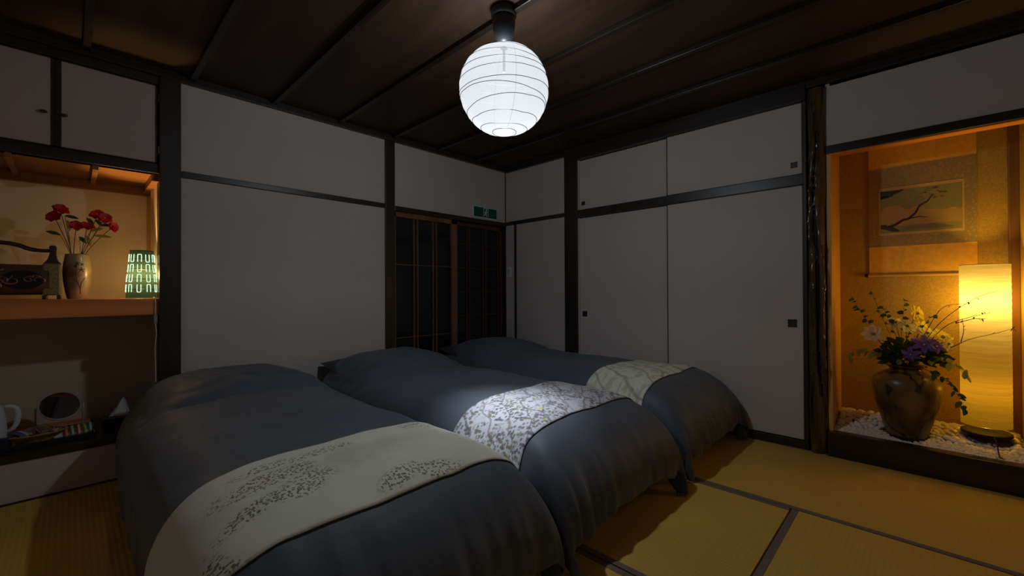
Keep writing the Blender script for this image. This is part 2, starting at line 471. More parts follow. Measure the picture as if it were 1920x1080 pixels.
# ------------------------------------------------------------------ lattice doors, wall north
def lattice_door(n, x0, x1, y, bars, horiz, label, broad, wm):
    z0, z1 = -0.03, 1.722
    d = thing('door_%d' % n, ((x0 + x1) / 2, y, z0), kind='structure'); d['label'] = label
    f = MB()
    f.box(x0, x0 + 0.022, y, y + 0.028, z0, z1)
    f.box(x1 - broad, x1, y, y + 0.028, z0, z1)
    f.box(x0, x1, y, y + 0.028, z1 - 0.045, z1); f.box(x0, x1, y, y + 0.028, z0, z0 + 0.09)
    f.build('door_frame', wm, d, bevel=0.002)
    l = MB()
    for b in bars: l.box(b - 0.0055, b + 0.0055, y + 0.004, y + 0.018, z0 + 0.09, z1 - 0.045)
    for z in horiz: l.box(x0 + 0.02, x1 - 0.02, y + 0.010, y + 0.018, z - 0.003, z + 0.003)
    l.build('lattice', wm, d)
    MB().box(x0 + 0.015, x1 - 0.015, y + 0.019, y + 0.023, z0 + 0.05, z1 - 0.03).build('glass_pane', M['glass_dark'], d)
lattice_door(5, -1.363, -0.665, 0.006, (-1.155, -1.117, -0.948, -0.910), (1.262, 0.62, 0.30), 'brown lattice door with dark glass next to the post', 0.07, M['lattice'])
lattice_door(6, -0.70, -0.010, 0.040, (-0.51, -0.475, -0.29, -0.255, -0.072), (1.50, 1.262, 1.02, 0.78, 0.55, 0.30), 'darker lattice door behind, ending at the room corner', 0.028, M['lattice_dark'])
sbox('wall_behind_doors', -1.45, 0.08, 0.09, 0.10, -0.055, 1.76, M['dark_z'], 0)

# ------------------------------------------------------------------ left alcove (chigaidana)
AX = -2.927; AD = 0.49
al = MB()
al.box(R0 - 0.08, AX + 0.02, AD, AD + 0.04, -0.055, 1.80)
al.build('wall_alcove_back', [M['cream_wall']]); struct(bpy.data.objects['wall_alcove_back'], 'cream clay back wall of the left alcove')
sbox('wall_alcove_side', AX, AX + 0.03, 0.08, AD, -0.055, 1.80, M['cream_wall'], 0)
sbox('wall_alcove_far', R0 - 0.08, R0, 0.0, AD, -0.055, ZC, M['cream_wall'], 0)
# alcove soffit in cedar with ribs
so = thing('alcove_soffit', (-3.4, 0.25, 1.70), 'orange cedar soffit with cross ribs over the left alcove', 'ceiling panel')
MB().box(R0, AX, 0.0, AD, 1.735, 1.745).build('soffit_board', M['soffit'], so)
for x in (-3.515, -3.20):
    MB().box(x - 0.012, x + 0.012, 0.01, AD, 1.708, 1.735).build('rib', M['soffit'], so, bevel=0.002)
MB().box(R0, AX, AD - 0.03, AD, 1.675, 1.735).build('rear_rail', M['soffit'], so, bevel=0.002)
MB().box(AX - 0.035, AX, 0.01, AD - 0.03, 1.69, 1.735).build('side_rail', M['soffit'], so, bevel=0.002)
# thin slats in the corner
trim(AX - 0.014, AX, AD - 0.02, AD, 1.0, 1.69, M['cedar_z'], 0.001)
trim(AX - 0.010, AX, 0.30, 0.315, 1.0, 1.69, M['cedar_z'], 0.001)
# beam below the upper cupboard, shelf
trim(R0, -2.931, -0.012, 0.05, 1.735, 1.792, M['dark_x'])
trim(R0, -2.931, -0.020, 0.05, 2.262, 2.312, M['dark_x'])
sh = MB().box(R0, AX - 0.002, 0.0, AD, 0.897, 0.994).build('alcove_shelf', M['cedar_x'], origin=(-3.34, 0.24, 0.897), bevel=0.004)
tag(sh, 'thick orange cedar shelf across the left alcove', 'shelf')
# upper cupboard body + doors
sbox('wall_cupboard', R0, AX, 0.03, 0.05, 1.79, 2.27, M['dark_x'], 0)
def cup_door(n, x0, x1, kx, hinge, label):
    z0, z1 = 1.794, 2.260; y = -0.006; w = 0.022
    d = thing('door_%d' % n, ((x0 + x1) / 2, y, z0), kind='structure'); d['label'] = label
    f = MB()
    f.box(x0, x0 + w, y - 0.004, y + 0.02, z0, z1); f.box(x1 - w * 0.6, x1, y - 0.004, y + 0.02, z0, z1)
    f.box(x0, x1, y - 0.004, y + 0.02, z0, z0 + 0.006); f.box(x0, x1, y - 0.004, y + 0.02, z1 - 0.006, z1)
    f.build('door_frame', M['dark_z'], d)
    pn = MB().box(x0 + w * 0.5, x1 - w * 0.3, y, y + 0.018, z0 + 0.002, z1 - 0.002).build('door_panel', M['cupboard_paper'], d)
    k = MB(); k.lathe([(0.004, 0), (0.004, 0.008), (0.011, 0.012), (0.012, 0.018), (0.007, 0.022)], (kx, y, 1.965), 16, axis=Quaternion((1, 0, 0), PI / 2), sx=1.2, sy=0.7)
    k.build('door_knob', M['ceramic_handle'], pn, smooth=True)
    if hinge:
        for z in (2.181, 1.874):
            hm = MB().tube([(hinge, y - 0.012, z - 0.022), (hinge, y - 0.012, z + 0.022)], 0.0035, 8); hm.build('hinge', M['metal'], d)
cup_door(7, -3.352, -2.934, -3.321, -2.932, 'small upper cupboard door beside the dark post, hinges showing')
cup_door(8, R0, -3.354, -3.393, None, 'small upper cupboard door cut by the left edge')

# low alcove platform
pl = thing('alcove_platform', (-3.34, 0.2, -0.02), 'low black board over a white panel, at the foot of the left alcove', 'platform')
MB().box(R0, AX - 0.002, -0.075, AD, 0.200, 0.237).build('top_board', M['lacquer_x'], pl, bevel=0.003)
MB().box(R0, AX - 0.002, -0.068, 0.0, 0.001, 0.200).build('front_panel', M['white_panel'], pl)
MB().box(R0, AX - 0.002, -0.078, -0.066, 0.001, 0.008).build('bottom_rail', M['lacquer_x'], pl)
lb = MB().box(R0, -3.21, 0.36, AD - 0.005, 0.2372, 0.252).build('wooden_board', M['cedar_x'], origin=(-3.4, 0.42, 0.2372), bevel=0.003)
tag(lb, 'plain brown plank lying along the back of the low platform', 'board')

# ------------------------------------------------------------------ tokonoma alcove (right)
TD = 0.415; TY0 = -2.862; TY1 = -3.665; SILL = 0.148
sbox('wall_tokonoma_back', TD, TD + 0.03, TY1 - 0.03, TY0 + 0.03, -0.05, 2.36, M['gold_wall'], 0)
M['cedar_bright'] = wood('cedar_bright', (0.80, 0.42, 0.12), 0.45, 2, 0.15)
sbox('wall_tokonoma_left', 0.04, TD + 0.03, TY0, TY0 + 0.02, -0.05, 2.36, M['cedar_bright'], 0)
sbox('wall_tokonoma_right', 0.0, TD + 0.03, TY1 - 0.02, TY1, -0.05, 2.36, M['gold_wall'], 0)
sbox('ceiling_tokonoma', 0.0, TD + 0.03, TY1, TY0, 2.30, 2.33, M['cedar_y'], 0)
sbox('floor_tokonoma', -0.02, TD, TY1, TY0, 0.06, 0.10, M['lacquer'], 0)
trim(-0.045, 0.03, TY1 - 0.09, -2.842, -0.055, SILL, M['lacquer'], 0.004, 'black lacquered sill beam of the display alcove')
trim(-0.014, 0.08, TY1 - 0.09, -2.842, 1.876, 1.925, M['dark_y'])
trim(-0.004, 0.075, TY1, -2.842, 1.868, 1.877, M['cedar_y'], 0.001)
trim(0.0, 0.08, -2.866, -2.842, SILL - 0.05, 1.876, M['cedar_bright'], 0.002)
trim(TD - 0.045, TD, TY1, TY1 + 0.040, 0.1, 2.30, M['lattice'], 0.003)
trim(-0.02, 0.08, TY1 - 0.10, TY1 - 0.01, -0.055, 2.314, M['dark_z'])

# gnarled post (tokobashira)
def gnarled():
    t = NT('gnarled_wood')
    v = t.coord(scale=(22, 22, 2.6)); n = t.noise(v, 1, 6, 0.65)
    c = t.ramp(n, [(0.36, (0.016, 0.010, 0.006)), (0.5, (0.085, 0.048, 0.019)), (0.68, (0.15, 0.088, 0.036))])
    mat = t.pbr(c, 0.18, t.bump(t.noise(t.coord(scale=(30, 30, 9)), 1, 5), 0.35, 0.01), 0, 0.5, 0.5)
    dark = plain('gnarled_hollow', (0.008, 0.006, 0.006), 0.15, 0.3, 30, coat=0.6)
    P = []; N = 260; K = 56
    cy, cx = -2.792, 0.0
    for i in range(N + 1):
        z = -0.05 + (2.30 + 0.05) * i / N
        row = []
        g0 = PI + 0.12 + 0.33 * math.sin(z * 2.6 + 0.6) + 0.16 * math.sin(z * 7.1)
        gw = 0.20 + 0.12 * math.sin(z * 5 + 1) + (0.15 if 0.5 < z < 1.3 else 0)
        top = min(1, max(0, (2.02 - z) / 0.1)) * min(1, max(0, (z - 0.3) / 0.2))
        for k in range(K):
            a = 2 * PI * k / K
            r = 0.047 + 0.003 * math.sin(3 * a + z * 3)
            r += 0.006 * noise.noise(Vector((math.cos(a) * 2.2, math.sin(a) * 2.2, z * 5)))
            d = abs((a - g0 + PI) % (2 * PI) - PI)
            r -= top * 0.026 * math.exp(-(d / gw) ** 2)
            r += top * 0.013 * math.exp(-((d - gw * 1.7) / 0.18) ** 2) * (0.6 + 0.8 * noise.noise(Vector((a, z * 14, 3))))
            kn = noise.noise(Vector((a * 2.5, z * 16, 9)))
            if kn > 0.25: r += 0.010 * (kn - 0.25) * top * 3 * math.exp(-((d - 0.5) / 0.6) ** 2)
            row.append((cx + r * math.cos(a), cy + r * math.sin(a) * 0.98, z))
        P.append(row)
    mb = MB().grid(P, wrap=True)
    fi = 0
    for i in range(N):
        z = -0.05 + 2.35 * i / N
        g0 = PI + 0.12 + 0.33 * math.sin(z * 2.6 + 0.6) + 0.16 * math.sin(z * 7.1)
        for k in range(K):
            a = 2 * PI * (k + 0.5) / K
            d = abs((a - g0 + PI) % (2 * PI) - PI)
            gw = 0.17 + 0.09 * math.sin(z * 5 + 1) + (0.08 if 0.5 < z < 1.3 else 0)
            if 0.35 < z < 2.02 and d < gw: mb.mi[fi] = 1
            fi += 1
    o = mb.build('alcove_post', [mat, dark], origin=(cx, cy, -0.05), smooth=True)
    tag(o, 'gnarled glossy brown tree trunk post between sliding doors and display alcove', 'pillar')
gnarled()

# light switch, exit sign
sw = thing('light_switch', (0.0, -0.055, 1.232), 'small white light switch plate on the narrow wall strip near the corner', 'switch')
MB().box(-0.008, 0.0, -0.088, -0.024, 1.176, 1.288).build('plate', M['white_plastic'], sw, bevel=0.003)
MB().box(-0.013, -0.008, -0.070, -0.042, 1.206, 1.258).build('rocker', plain('switch_rocker', (0.55, 0.55, 0.57), 0.35), sw, bevel=0.002)
sg = thing('exit_sign', (-0.305, 0.0, 1.783), 'green emergency exit sign with white running figure over the lattice doors', 'sign')
gm = plain('sign_green', (0.0, 0.09, 0.05), 0.4, 0.05); bmw = plain('sign_border', (0.62, 0.85, 0.76), 0.4, 0.04)
def sgn(x0, x1, z0, z1, y, mat, name):
    return MB().box(x0, x1, y, y + 0.006 if name == 'border' else y + 0.004, z0, z1)
MB().box(-0.473, -0.137, -0.010, -0.0002, 1.782, 1.897).build('border', bmw, sg, bevel=0.002)
MB().box(-0.465, -0.145, -0.012, -0.009, 1.790, 1.889).build('panel', gm, sg)
pic = MB(); px = -0.300
def seg(a, b, r): pic.tube([(px + a[0], -0.0135, 1.790 + a[1]), (px + b[0], -0.0135, 1.790 + b[1])], r, 6)
# door outline and running person
pic.box(px - 0.034, px - 0.029, -0.0135, -0.0115, 1.796, 1.884); pic.box(px + 0.029, px + 0.034, -0.0135, -0.0115, 1.796, 1.884)
pic.box(px - 0.034, px + 0.034, -0.0135, -0.0115, 1.880, 1.885)
pic.lathe([(0.001, -0.001), (0.0085, -0.001), (0.0085, 0.001), (0.001, 0.001)], (px + 0.006, -0.013, 1.790 + 0.078), 14, axis=Quaternion((1, 0, 0), PI / 2))
seg((0.003, 0.066), (-0.004, 0.040), 0.006); seg((-0.004, 0.040), (0.010, 0.026), 0.0045); seg((0.010, 0.026), (0.004, 0.008), 0.004)
seg((-0.004, 0.040), (-0.014, 0.024), 0.0045); seg((-0.014, 0.024), (-0.027, 0.022), 0.004)
seg((0.003, 0.064), (-0.012, 0.056), 0.0032); seg((-0.012, 0.056), (-0.018, 0.044), 0.0028); seg((0.003, 0.064), (0.016, 0.052), 0.0032); seg((0.016, 0.052), (0.024, 0.058), 0.0028)
pic.build('pictogram', plain('sign_white', (0.8, 0.95, 0.88), 0.4, 0.02), sg)

# ------------------------------------------------------------------ tatami
def tatami_mat():
    L, Wd = 1.872, 0.934
    root = thing('tatami_mat', (0, 0, -0.055))
    b = 0.028
    MB().box(-Wd / 2 + b, Wd / 2 - b, -L / 2, L / 2, -0.055, -0.0005).build('rush_surface', M['tatami'], root)
    for s in (-1, 1):
        MB().box(s * (Wd / 2 - b), s * Wd / 2, -L / 2, L / 2, -0.055, 0.0008).build('cloth_border', M['tatami_edge'], root, bevel=0.001)
    return root
proto = tatami_mat()
mats = [((-0.47, -2.82), 0, 'tatami mat along the black sill of the display alcove'),
        ((-0.47, -0.94), 0, 'tatami mat under the farthest bed along the sliding doors'),
        ((-1.41, -1.88), 0, 'tatami mat showing between the middle bed and the pale brown mat'),
        ((-2.35, -1.88), 0, 'tatami mat under the foot of the nearest bed'),
        ((-1.88, -0.47), 1, 'tatami mat under the heads of the beds'),
        ((-1.88, -3.29), 1, 'ribbed tatami mat nearest the viewer at the bottom right'),
        ((-3.29, -0.94), 0, 'shaded tatami mat in front of the low alcove platform'),
        ((-3.29, -2.82), 0, 'tatami mat under the viewpoint at the bottom left')]
for i, (c, r, lab) in enumerate(mats):
    o = proto if i == 0 else copy_tree(proto)
    o.location = (c[0], c[1], -0.055)
    o.rotation_euler = (0, 0, PI / 2 if r else 0)
    tag(o, lab, 'tatami mat', 'tatami mats of the floor')

# ------------------------------------------------------------------ beds
def quilt_surface(xc, hw, seed):
    """returns P(s, t): s across the bed in -1..1, t along it in 0 (head) .. 1 (foot hem)"""
    off = Vector((seed * 13.7, seed * 5.1, 0))
    YH, YF, A, ZT = -0.12, -1.93, 0.49, 0.487
    LS = 0.30                       # share of s beyond which the side curves down
    def N(x, y, z=0.0): return noise.noise(Vector((x, y, z)) + off)
    def prof(q, e, hem):
        """q 0..1 along a quarter super-ellipse, then hanging to the hem; returns reach 0..1, height 1..hem"""
        th = q * PI / 2
        c = max(hem, max(0.0, math.cos(th)) ** (2 / e)) if hem > 0 else max(0.0, math.cos(th)) ** (2 / e)
        return math.sin(th) ** (2 / e), c
    def P(s, t):
        s = max(-1.0, min(1.0, s)); sg = 1 if s >= 0 else -1; a = abs(s)
        sd = (a / 1.0)
        # side profile: e shapes how boxy the quilt is
        e1 = 4.3
        thmax = 0.985
        th = (a ** 1.0) * PI / 2 * thmax
        rx = math.sin(th) ** (2 / e1) if a > 0 else 0.0
        fs = max(0.0, math.cos(th)) ** (2 / e1)
        corner = max(0.0, (a - 0.50) / 0.5)
        corner = corner * corner * (3 - 2 * corner)
        tb = 0.70
        if t < tb:
            y = YH + (YF - YH) * (t / tb); ft = 1.0; d = 0.0
        else:
            q = (t - tb) / (1 - tb)
            qe = q * (0.860 + 0.05 * N(s * 3, 7.0) + 0.075 * corner)
            e2 = 2.25
            th2 = qe * PI / 2
            y = YF - A * math.sin(th2) ** (2 / e2); ft = max(0.0, math.cos(th2)) ** (2 / e2); d = q
        z = ZT * max(0.0, 1 - ((1 - fs) ** 2.0 + (1 - ft) ** 2.0) ** 0.5)
        x = hw * rx * sg * (1 - 0.06 * max(0.0, 1 - (YH - y) / 0.55))
        # crown and big soft lumps
        z += 0.010 * (1 - min(1, (x / hw) ** 2)) * min(1.0, ft)
        z += (0.012 * N(x * 2.6, y * 2.2) + 0.005 * N(x * 6, y * 5, 3)) * fs * ft
        # pillow hump
        px = max(0.0, 1 - (abs(x + 0.02 * N(y * 3, 1)) / 0.42) ** 3.2); py = max(0.0, 1 - (abs(y + 0.40) / 0.36) ** 2.6)
        hump = (px ** 0.7) * (py ** 0.8)
        z += 0.085 * hump
        # tapering head edge
        z -= 0.035 * max(0.0, 1 - (YH - y) / 0.12) ** 2
        # drag wrinkles near the pillow
        wz = max(0.0, 1 - abs(y + 0.62) / 0.30)
        z += 0.013 * wz * N(x * 9 + y * 6, y * 13 - x * 6, 5) * fs + 0.006 * max(0.0, 1 - abs(y + 0.5) / 0.5) * N(x * 22 + y * 14, y * 9 - x * 4, 12) * fs
        z += 0.004 * fs * N(x * 4 + y * 9, y * 3 - x * 11, 8) * (0.5 + 0.5 * ft)
        # folds on the foot
        w = max(0.0, (d - 0.35) / 0.65)
        if w > 0:
            cr = 0.5 + 1.5 * corner
            ph = x * 46 + 3.5 * N(x * 4, 2.2) + (1 - d) * 5 * sg * corner
            f = math.sin(ph) * 0.22 + N(x * 17, d * 1.3 + x * 2, 4) * 1.5 + N(x * 42, d * 2.2, 14) * 0.5
            f = abs(f) ** 0.8 * (1 if f > 0 else -1)
            y -= 0.022 * (w ** 1.3) * (0.55 + 1.0 * corner + 0.5 * max(0.0, N(x * 3, 5.5))) * f
            z += 0.008 * w * f * (0.4 + corner)
            y += 0.035 * w ** 3 * (1 - corner)            # hem tucks back in the middle
            x += 0.010 * w * corner * sg * math.sin(d * 9 + seed)
            y += 0.05 * (w ** 2) * max(0.0, 1 - abs(a - 0.80) / 0.10) * 0.8   # pleat beside the corner
        # folds on the sides
        ws = max(0.0, (a - 0.72) / 0.28)
        if ws > 0:
            g = N(y * 9, ws * 1.2, 6) + 0.4 * math.sin(y * 21 + 3 * N(y * 3, 9))
            x += sg * 0.016 * ws * g
            x -= sg * 0.02 * ws ** 3
        cc = max(0.0, (a - 0.80) / 0.20) * w
        x -= sg * 0.075 * cc; y += 0.06 * cc ** 2
        z = max(z, 0.010 + 0.004 * N(x * 20, y * 20))
        return Vector((xc + x, y, z))
    return P

def build_bed(xc, hw, seed, kind, lab, rv, ru):
    P = quilt_surface(xc, hw, seed)
    hwf = hw - 0.10
    b = thing('bed', (xc, -1.2, 0.0), lab['bed'], 'bed', 'three single beds side by side')
    MB().box(xc - hwf, xc + hwf, -2.20, -0.14, 0.10, 0.19).build('bed_base', M['dark_y'], b, bevel=0.006)
    MB().box(xc - hwf, xc + hwf, -2.14, -0.14, 0.19, 0.36).build('mattress', M['mattress'], b, bevel=0.03)
    for sx in (-1, 1):
        for yy in (-2.165, -1.15, -0.20):
            x = xc + sx * (hwf - 0.04)
            MB().box(x - 0.032, x + 0.032, yy - 0.032, yy + 0.032, 0.0015, 0.10).build('leg', M['dark_z'], b, bevel=0.006)
    NS, NTT = 150, 210
    def even(fn, n, a0, a1):
        q = [a0 + (a1 - a0) * k / 1500 for k in range(1501)]; pts = [fn(v) for v in q]; acc = [0.0]
        for k in range(1500): acc.append(acc[-1] + (pts[k + 1] - pts[k]).length)
        out = []; j = 0
        for k in range(n + 1):
            target = acc[-1] * k / n
            while j < 1499 and acc[j + 1] < target: j += 1
            d = acc[j + 1] - acc[j]
            out.append(q[j] + (q[j + 1] - q[j]) * (min(1.0, max(0.0, (target - acc[j]) / d)) if d > 0 else 0))
        return out
    ss = even(lambda v: P(v, 0.45), NS, -1.0, 1.0)
    tt_ = even(lambda v: P(0.0, v), NTT, 0.0, 1.0)
    mb = MB().grid([[P(s, t) for s in ss] for t in tt_])
    d = mb.build('duvet', M['duvet'], origin=(xc, -1.2, 0.0), smooth=True)
    md = d.modifiers.new('t', 'SOLIDIFY'); md.thickness = 0.008; md.offset = 0
    tag(d, lab['duvet'], 'duvet', 'slate grey duvets on the beds')
    # runner follows the quilt; metric position on the cloth goes into the UV map
    def t_of(y):
        lo, hi = 0.0, 1.0
        for _ in range(30):
            m = (lo + hi) / 2
            if P(0.0, m).y > y: lo = m
            else: hi = m
        return lo
    NA, NB = 170, 40
    n0 = (P(0.003, 0.6) - P(-0.003, 0.6)).cross(P(0.0, 0.604) - P(0.0, 0.596)); flip = 1 if n0.z > 0 else -1
    rows = []; uv = []; rs = even(lambda v: P(v, 0.6), NA, ru[0], ru[1])
    for jb in range(NB + 1):
        v = rv[0] + (rv[1] - rv[0]) * jb / NB
        t = t_of(v)
        row = []; acc = 0; prev = None; arcs = []
        for ia in range(NA + 1):
            s = rs[ia]
            tt = t + rv[2] * s
            p = P(s, tt); e = 0.004; e_s = 0.003
            n = (P(s + e_s, tt) - P(s - e_s, tt)).cross(P(s, tt + e) - P(s, tt - e))
            if n.length > 0: n.normalize()
            n = n * flip
            if prev is not None: acc += (p - prev).length
            prev = p; arcs.append(acc); row.append(p + n * 0.009)
        mid = arcs[min(range(NA + 1), key=lambda k: abs(rs[k]))]
        for k in range(NA + 1): uv.append((arcs[k] - mid, v))
        rows.append(row)
    ro = MB().grid(rows).build('bed_runner', runner_mat(kind), origin=(xc, -1.9, 0.3), smooth=True, uv=uv)
    md = ro.modifiers.new('t', 'SOLIDIFY'); md.thickness = 0.003; md.offset = 0
    tag(ro, lab['runner'], 'bed runner', 'patterned bed runners')
    pp = MB(); n = 26
    top = []; bot = []
    for j in range(n + 1):
        tr = []; br = []
        for i in range(n + 1):
            s = -1 + 2 * i / n; t = -1 + 2 * j / n
            k = (max(0, 1 - abs(s) ** 2.4) * max(0, 1 - abs(t) ** 2.4)) ** 0.6
            x = xc - 0.07 + s * 0.335; y = -0.27 + t * 0.235 * (1 - 0.06 * (1 - s * s) * abs(t))
            lift = 0.065 * (0.5 + 0.5 * t)
            tr.append((x, y, 0.430 + 0.060 * k + lift)); br.append((x, y, 0.430 - 0.055 * k + lift))
        top.append(tr); bot.append(br)
    pp.grid(top); pp.grid(bot)
    po = pp.build('pillow', M['pillow'], origin=(xc, -0.3, 0.39), smooth=True)
    tag(po, lab['pillow'], 'pillow', 'pillows at the bed heads')

build_bed(-2.632, 0.522, 1, 'leaves', dict(bed='nearest single bed, with the wide cream runner', duvet='slate duvet of the nearest bed, lying lowest left in view',
    runner='cream bed runner with olive leaf clusters on the nearest bed', pillow='dark pillow edge at the head of the nearest bed'), (-1.76, -2.19, 0.0), (-1.0, 0.93))
build_bed(-1.60, 0.505, 2, 'blossom', dict(bed='middle bed of the three, with the white flowered runner', duvet='slate duvet of the middle bed, catching a bluish sheen',
    runner='white bed runner densely printed with brown and yellow blossoms on the middle bed', pillow='dark pillow edge at the head of the middle bed'), (-1.71, -2.13, 0.0), (-0.95, 0.78))
build_bed(-0.535, 0.50, 3, 'branches', dict(bed='farthest bed, pushed against the sliding doors', duvet='slate duvet of the farthest bed, draped against the sliding doors',
    runner='pale cream bed runner with faint branches on the farthest bed', pillow='pillow at the head of the farthest bed'), (-1.70, -2.10, 0.0), (-0.95, 0.85))

# ------------------------------------------------------------------ pendant lantern
LC = Vector((-1.875, -1.858, 1.972)); LR = 0.212; LH = 0.203
paper = paper_shade('lantern_paper', 0.16, (0.0040, 0.0036, 0.0033), (0.04, 0.04, 0.04), (0.88, 0.945, 1.0), 0.55)
pd = thing('pendant_lantern', (LC.x, LC.y, 2.36), 'round white paper lantern hanging lit from the ceiling', 'pendant light')
def lr(z):  # radius at relative height
    return LR * math.sqrt(max(0, 1 - (z / LH) ** 2)) if abs(z) < LH else 0
prof = []
for k in range(41):
    a = -PI / 2 + 0.19 + (PI - 0.27) * k / 40
    prof.append((LR * math.cos(a) * (1 + 0.006 * math.sin(k * 1.9)), LH * math.sin(a)))
mb = MB().lathe(prof, LC, 64, capb=False, capt=False)
for v in mb.v:
    a = math.atan2(v.y - LC.y, v.x - LC.x); s_ = 1 + 0.020 * math.cos(4 * a + 0.6)
    v.x = LC.x + (v.x - LC.x) * s_; v.y = LC.y + (v.y - LC.y) * s_
lsh = mb.build('paper_shade', paper, pd, smooth=True)
wire = plain('lantern_wire', (0.03, 0.03, 0.03), 0.6)
rng = random.Random(4)
lats = [-0.196, -0.174, -0.142, -0.10, -0.06, -0.02, 0.028, 0.068, 0.105, 0.138, 0.168, 0.195]
for q, z0 in enumerate(lats):
    pts = []; ph = rng.uniform(0, 2 * PI); amp = 0.0 if q in (0, 11) else rng.uniform(0.008, 0.022)
    for k in range(72):
        a = 2 * PI * k / 72
        z = z0 + 0.8 * amp * math.sin(a + ph) + (0.006 if abs(z0) < 0.15 else 0) * (abs(math.sin(2 * a + 0.4)) - 0.6)
        z = max(-0.1985, min(0.1985, z))
        r = lr(z) * (1 + 0.020 * math.cos(4 * a + 0.6)) + 0.0012
        pts.append((LC.x + r * math.cos(a), LC.y + r * math.sin(a), LC.z + z))
    MB().tube(pts, 0.0013, 5, closed=True).build('wire_ring', wire, lsh)
for k in range(4):
    a = PI / 4 + k * PI / 2 + 0.25
    pts = [(LC.x + (lr(z) - 0.003) * math.cos(a), LC.y + (lr(z) - 0.003) * math.sin(a), LC.z + z) for z in [-0.192 + 0.384 * i / 30 for i in range(31)]]
    MB().tube(pts, 0.0007, 4).build('thread', wire, lsh)
so = MB(); so.lathe([(0.016, 2.196), (0.030, 2.203), (0.043, 2.228), (0.051, 2.262), (0.054, 2.30), (0.052, 2.318)], (LC.x, LC.y, 0), 32)
so.build('socket_cup', M['grey_plastic'], pd, smooth=True)
MB().lathe([(0.056, 2.318), (0.060, 2.325), (0.060, 2.352), (0.054, 2.36)], (LC.x, LC.y, 0), 32).build('ceiling_rose', M['grey_plastic'], pd, smooth=True)
MB().tube([(LC.x, LC.y, 2.06), (LC.x, LC.y, 2.205)], 0.006, 8).build('lamp_stem', M['grey_plastic'], pd)
bulbm = NT('lit_bulb'); e = bulbm.n('ShaderNodeEmission'); e.inputs[0].default_value = (0.85, 0.93, 1, 1); e.inputs[1].default_value = 3
bulbm.l(e.outputs[0], bulbm.out.inputs[0])
def light(name, loc, energy, color, size, parent):
    l = bpy.data.lights.new(name, 'POINT'); l.energy = energy; l.color = color; l.shadow_soft_size = size
    o = bpy.data.objects.new(name, l); COL.objects.link(o); o.parent = parent; o.location = Vector(loc) - world_loc(parent)
    return o
light('lantern_bulb', (LC.x, LC.y, 1.985), LANTERN_W, (0.84, 0.92, 1.0), 0.03, pd)
# second light added at the bulb, sending more light down to beds and floor
sl_ = bpy.data.lights.new('lantern_down_fill', 'SPOT'); sl_.energy = LANTERN_DOWN_W; sl_.color = (0.84, 0.92, 1.0); sl_.shadow_soft_size = 0.03
sl_.spot_size = math.radians(168); sl_.spot_blend = 1.0
so_ = bpy.data.objects.new('lantern_down_fill', sl_); COL.objects.link(so_); so_.parent = pd; so_.location = Vector((LC.x, LC.y, 1.985)) - world_loc(pd)

# ------------------------------------------------------------------ floor lamp in the tokonoma
FL = Vector((0.235, -3.520, 0)); FR = 0.098
shade = paper_shade('amber_paper', 0.15, (0.135, 0.125, 0.22), (0.05, 0.03, 0.004), (1.0, 0.42, 0.008), 0.15, fine=(5, 5, 130))
fl = thing('paper_column_lamp', (FL.x, FL.y, 0.205), 'tall glowing cylinder lamp of crinkled paper standing on white pebbles', 'floor lamp')
P = []
for i in range(161):
    z = 0.272 + (1.163 - 0.272) * i / 160
    w = 0.0003 * math.sin(i * 2.4) + 0.0003 * math.sin(i * 5.3 + 1)
    P.append([(FL.x + (FR + w) * math.cos(2 * PI * k / 48), FL.y + (FR + w) * math.sin(2 * PI * k / 48), z) for k in range(48)])
fsh = MB().grid(P, wrap=True).build('paper_shade', shade, fl, smooth=True)
for z in (0.274, 1.161):
    MB().tube([(FL.x + (FR - 0.001) * math.cos(2 * PI * k / 48), FL.y + (FR - 0.001) * math.sin(2 * PI * k / 48), z) for k in range(48)], 0.0018, 5, closed=True).build('shade_ring', M['metal'], fsh)
MB().lathe([(0.098, 0.222), (0.100, 0.226), (0.100, 0.236), (0.094, 0.241), (0.02, 0.242)], (FL.x, FL.y, 0), 40).build('base', plain('lamp_base_black', (0.007, 0.005, 0.004), 0.7), fl, smooth='auto')
MB().tube([(FL.x, FL.y, 0.24), (FL.x, FL.y, 0.93)], 0.005, 10).build('pole', M['metal'], fl)
MB().tube([(FL.x - 0.0, FL.y, 0.262), (FL.x - 0.02, FL.y - 0.04, 0.263), (FL.x - 0.05, FL.y - 0.075, 0.262)], 0.003, 8).build('shade_arm', M['metal'], fl)
cd = MB().tube([(FL.x - 0.08, FL.y - 0.02, 0.232), (0.09, -3.545, 0.222), (0.07, -3.548, 0.195), (0.05, -3.55, 0.17), (0.03, -3.552, 0.158), (0.02, -3.56, 0.156)], 0.0028, 6)
cd.build('power_cord', plain('brown_cord', (0.02, 0.01, 0.006), 0.5), fl)
light('lamp_bulb', (FL.x, FL.y, 0.965), FLOOR_LAMP_W, (1.0, 0.62, 0.05), 0.03, fl)
light('lower_fill', (FL.x, FL.y, 0.47), FLOOR_LAMP_LOW_W, (1.0, 0.43, 0.004), 0.03, fl)  # added fill light low in the shade, to brighten lower paper and pebbles

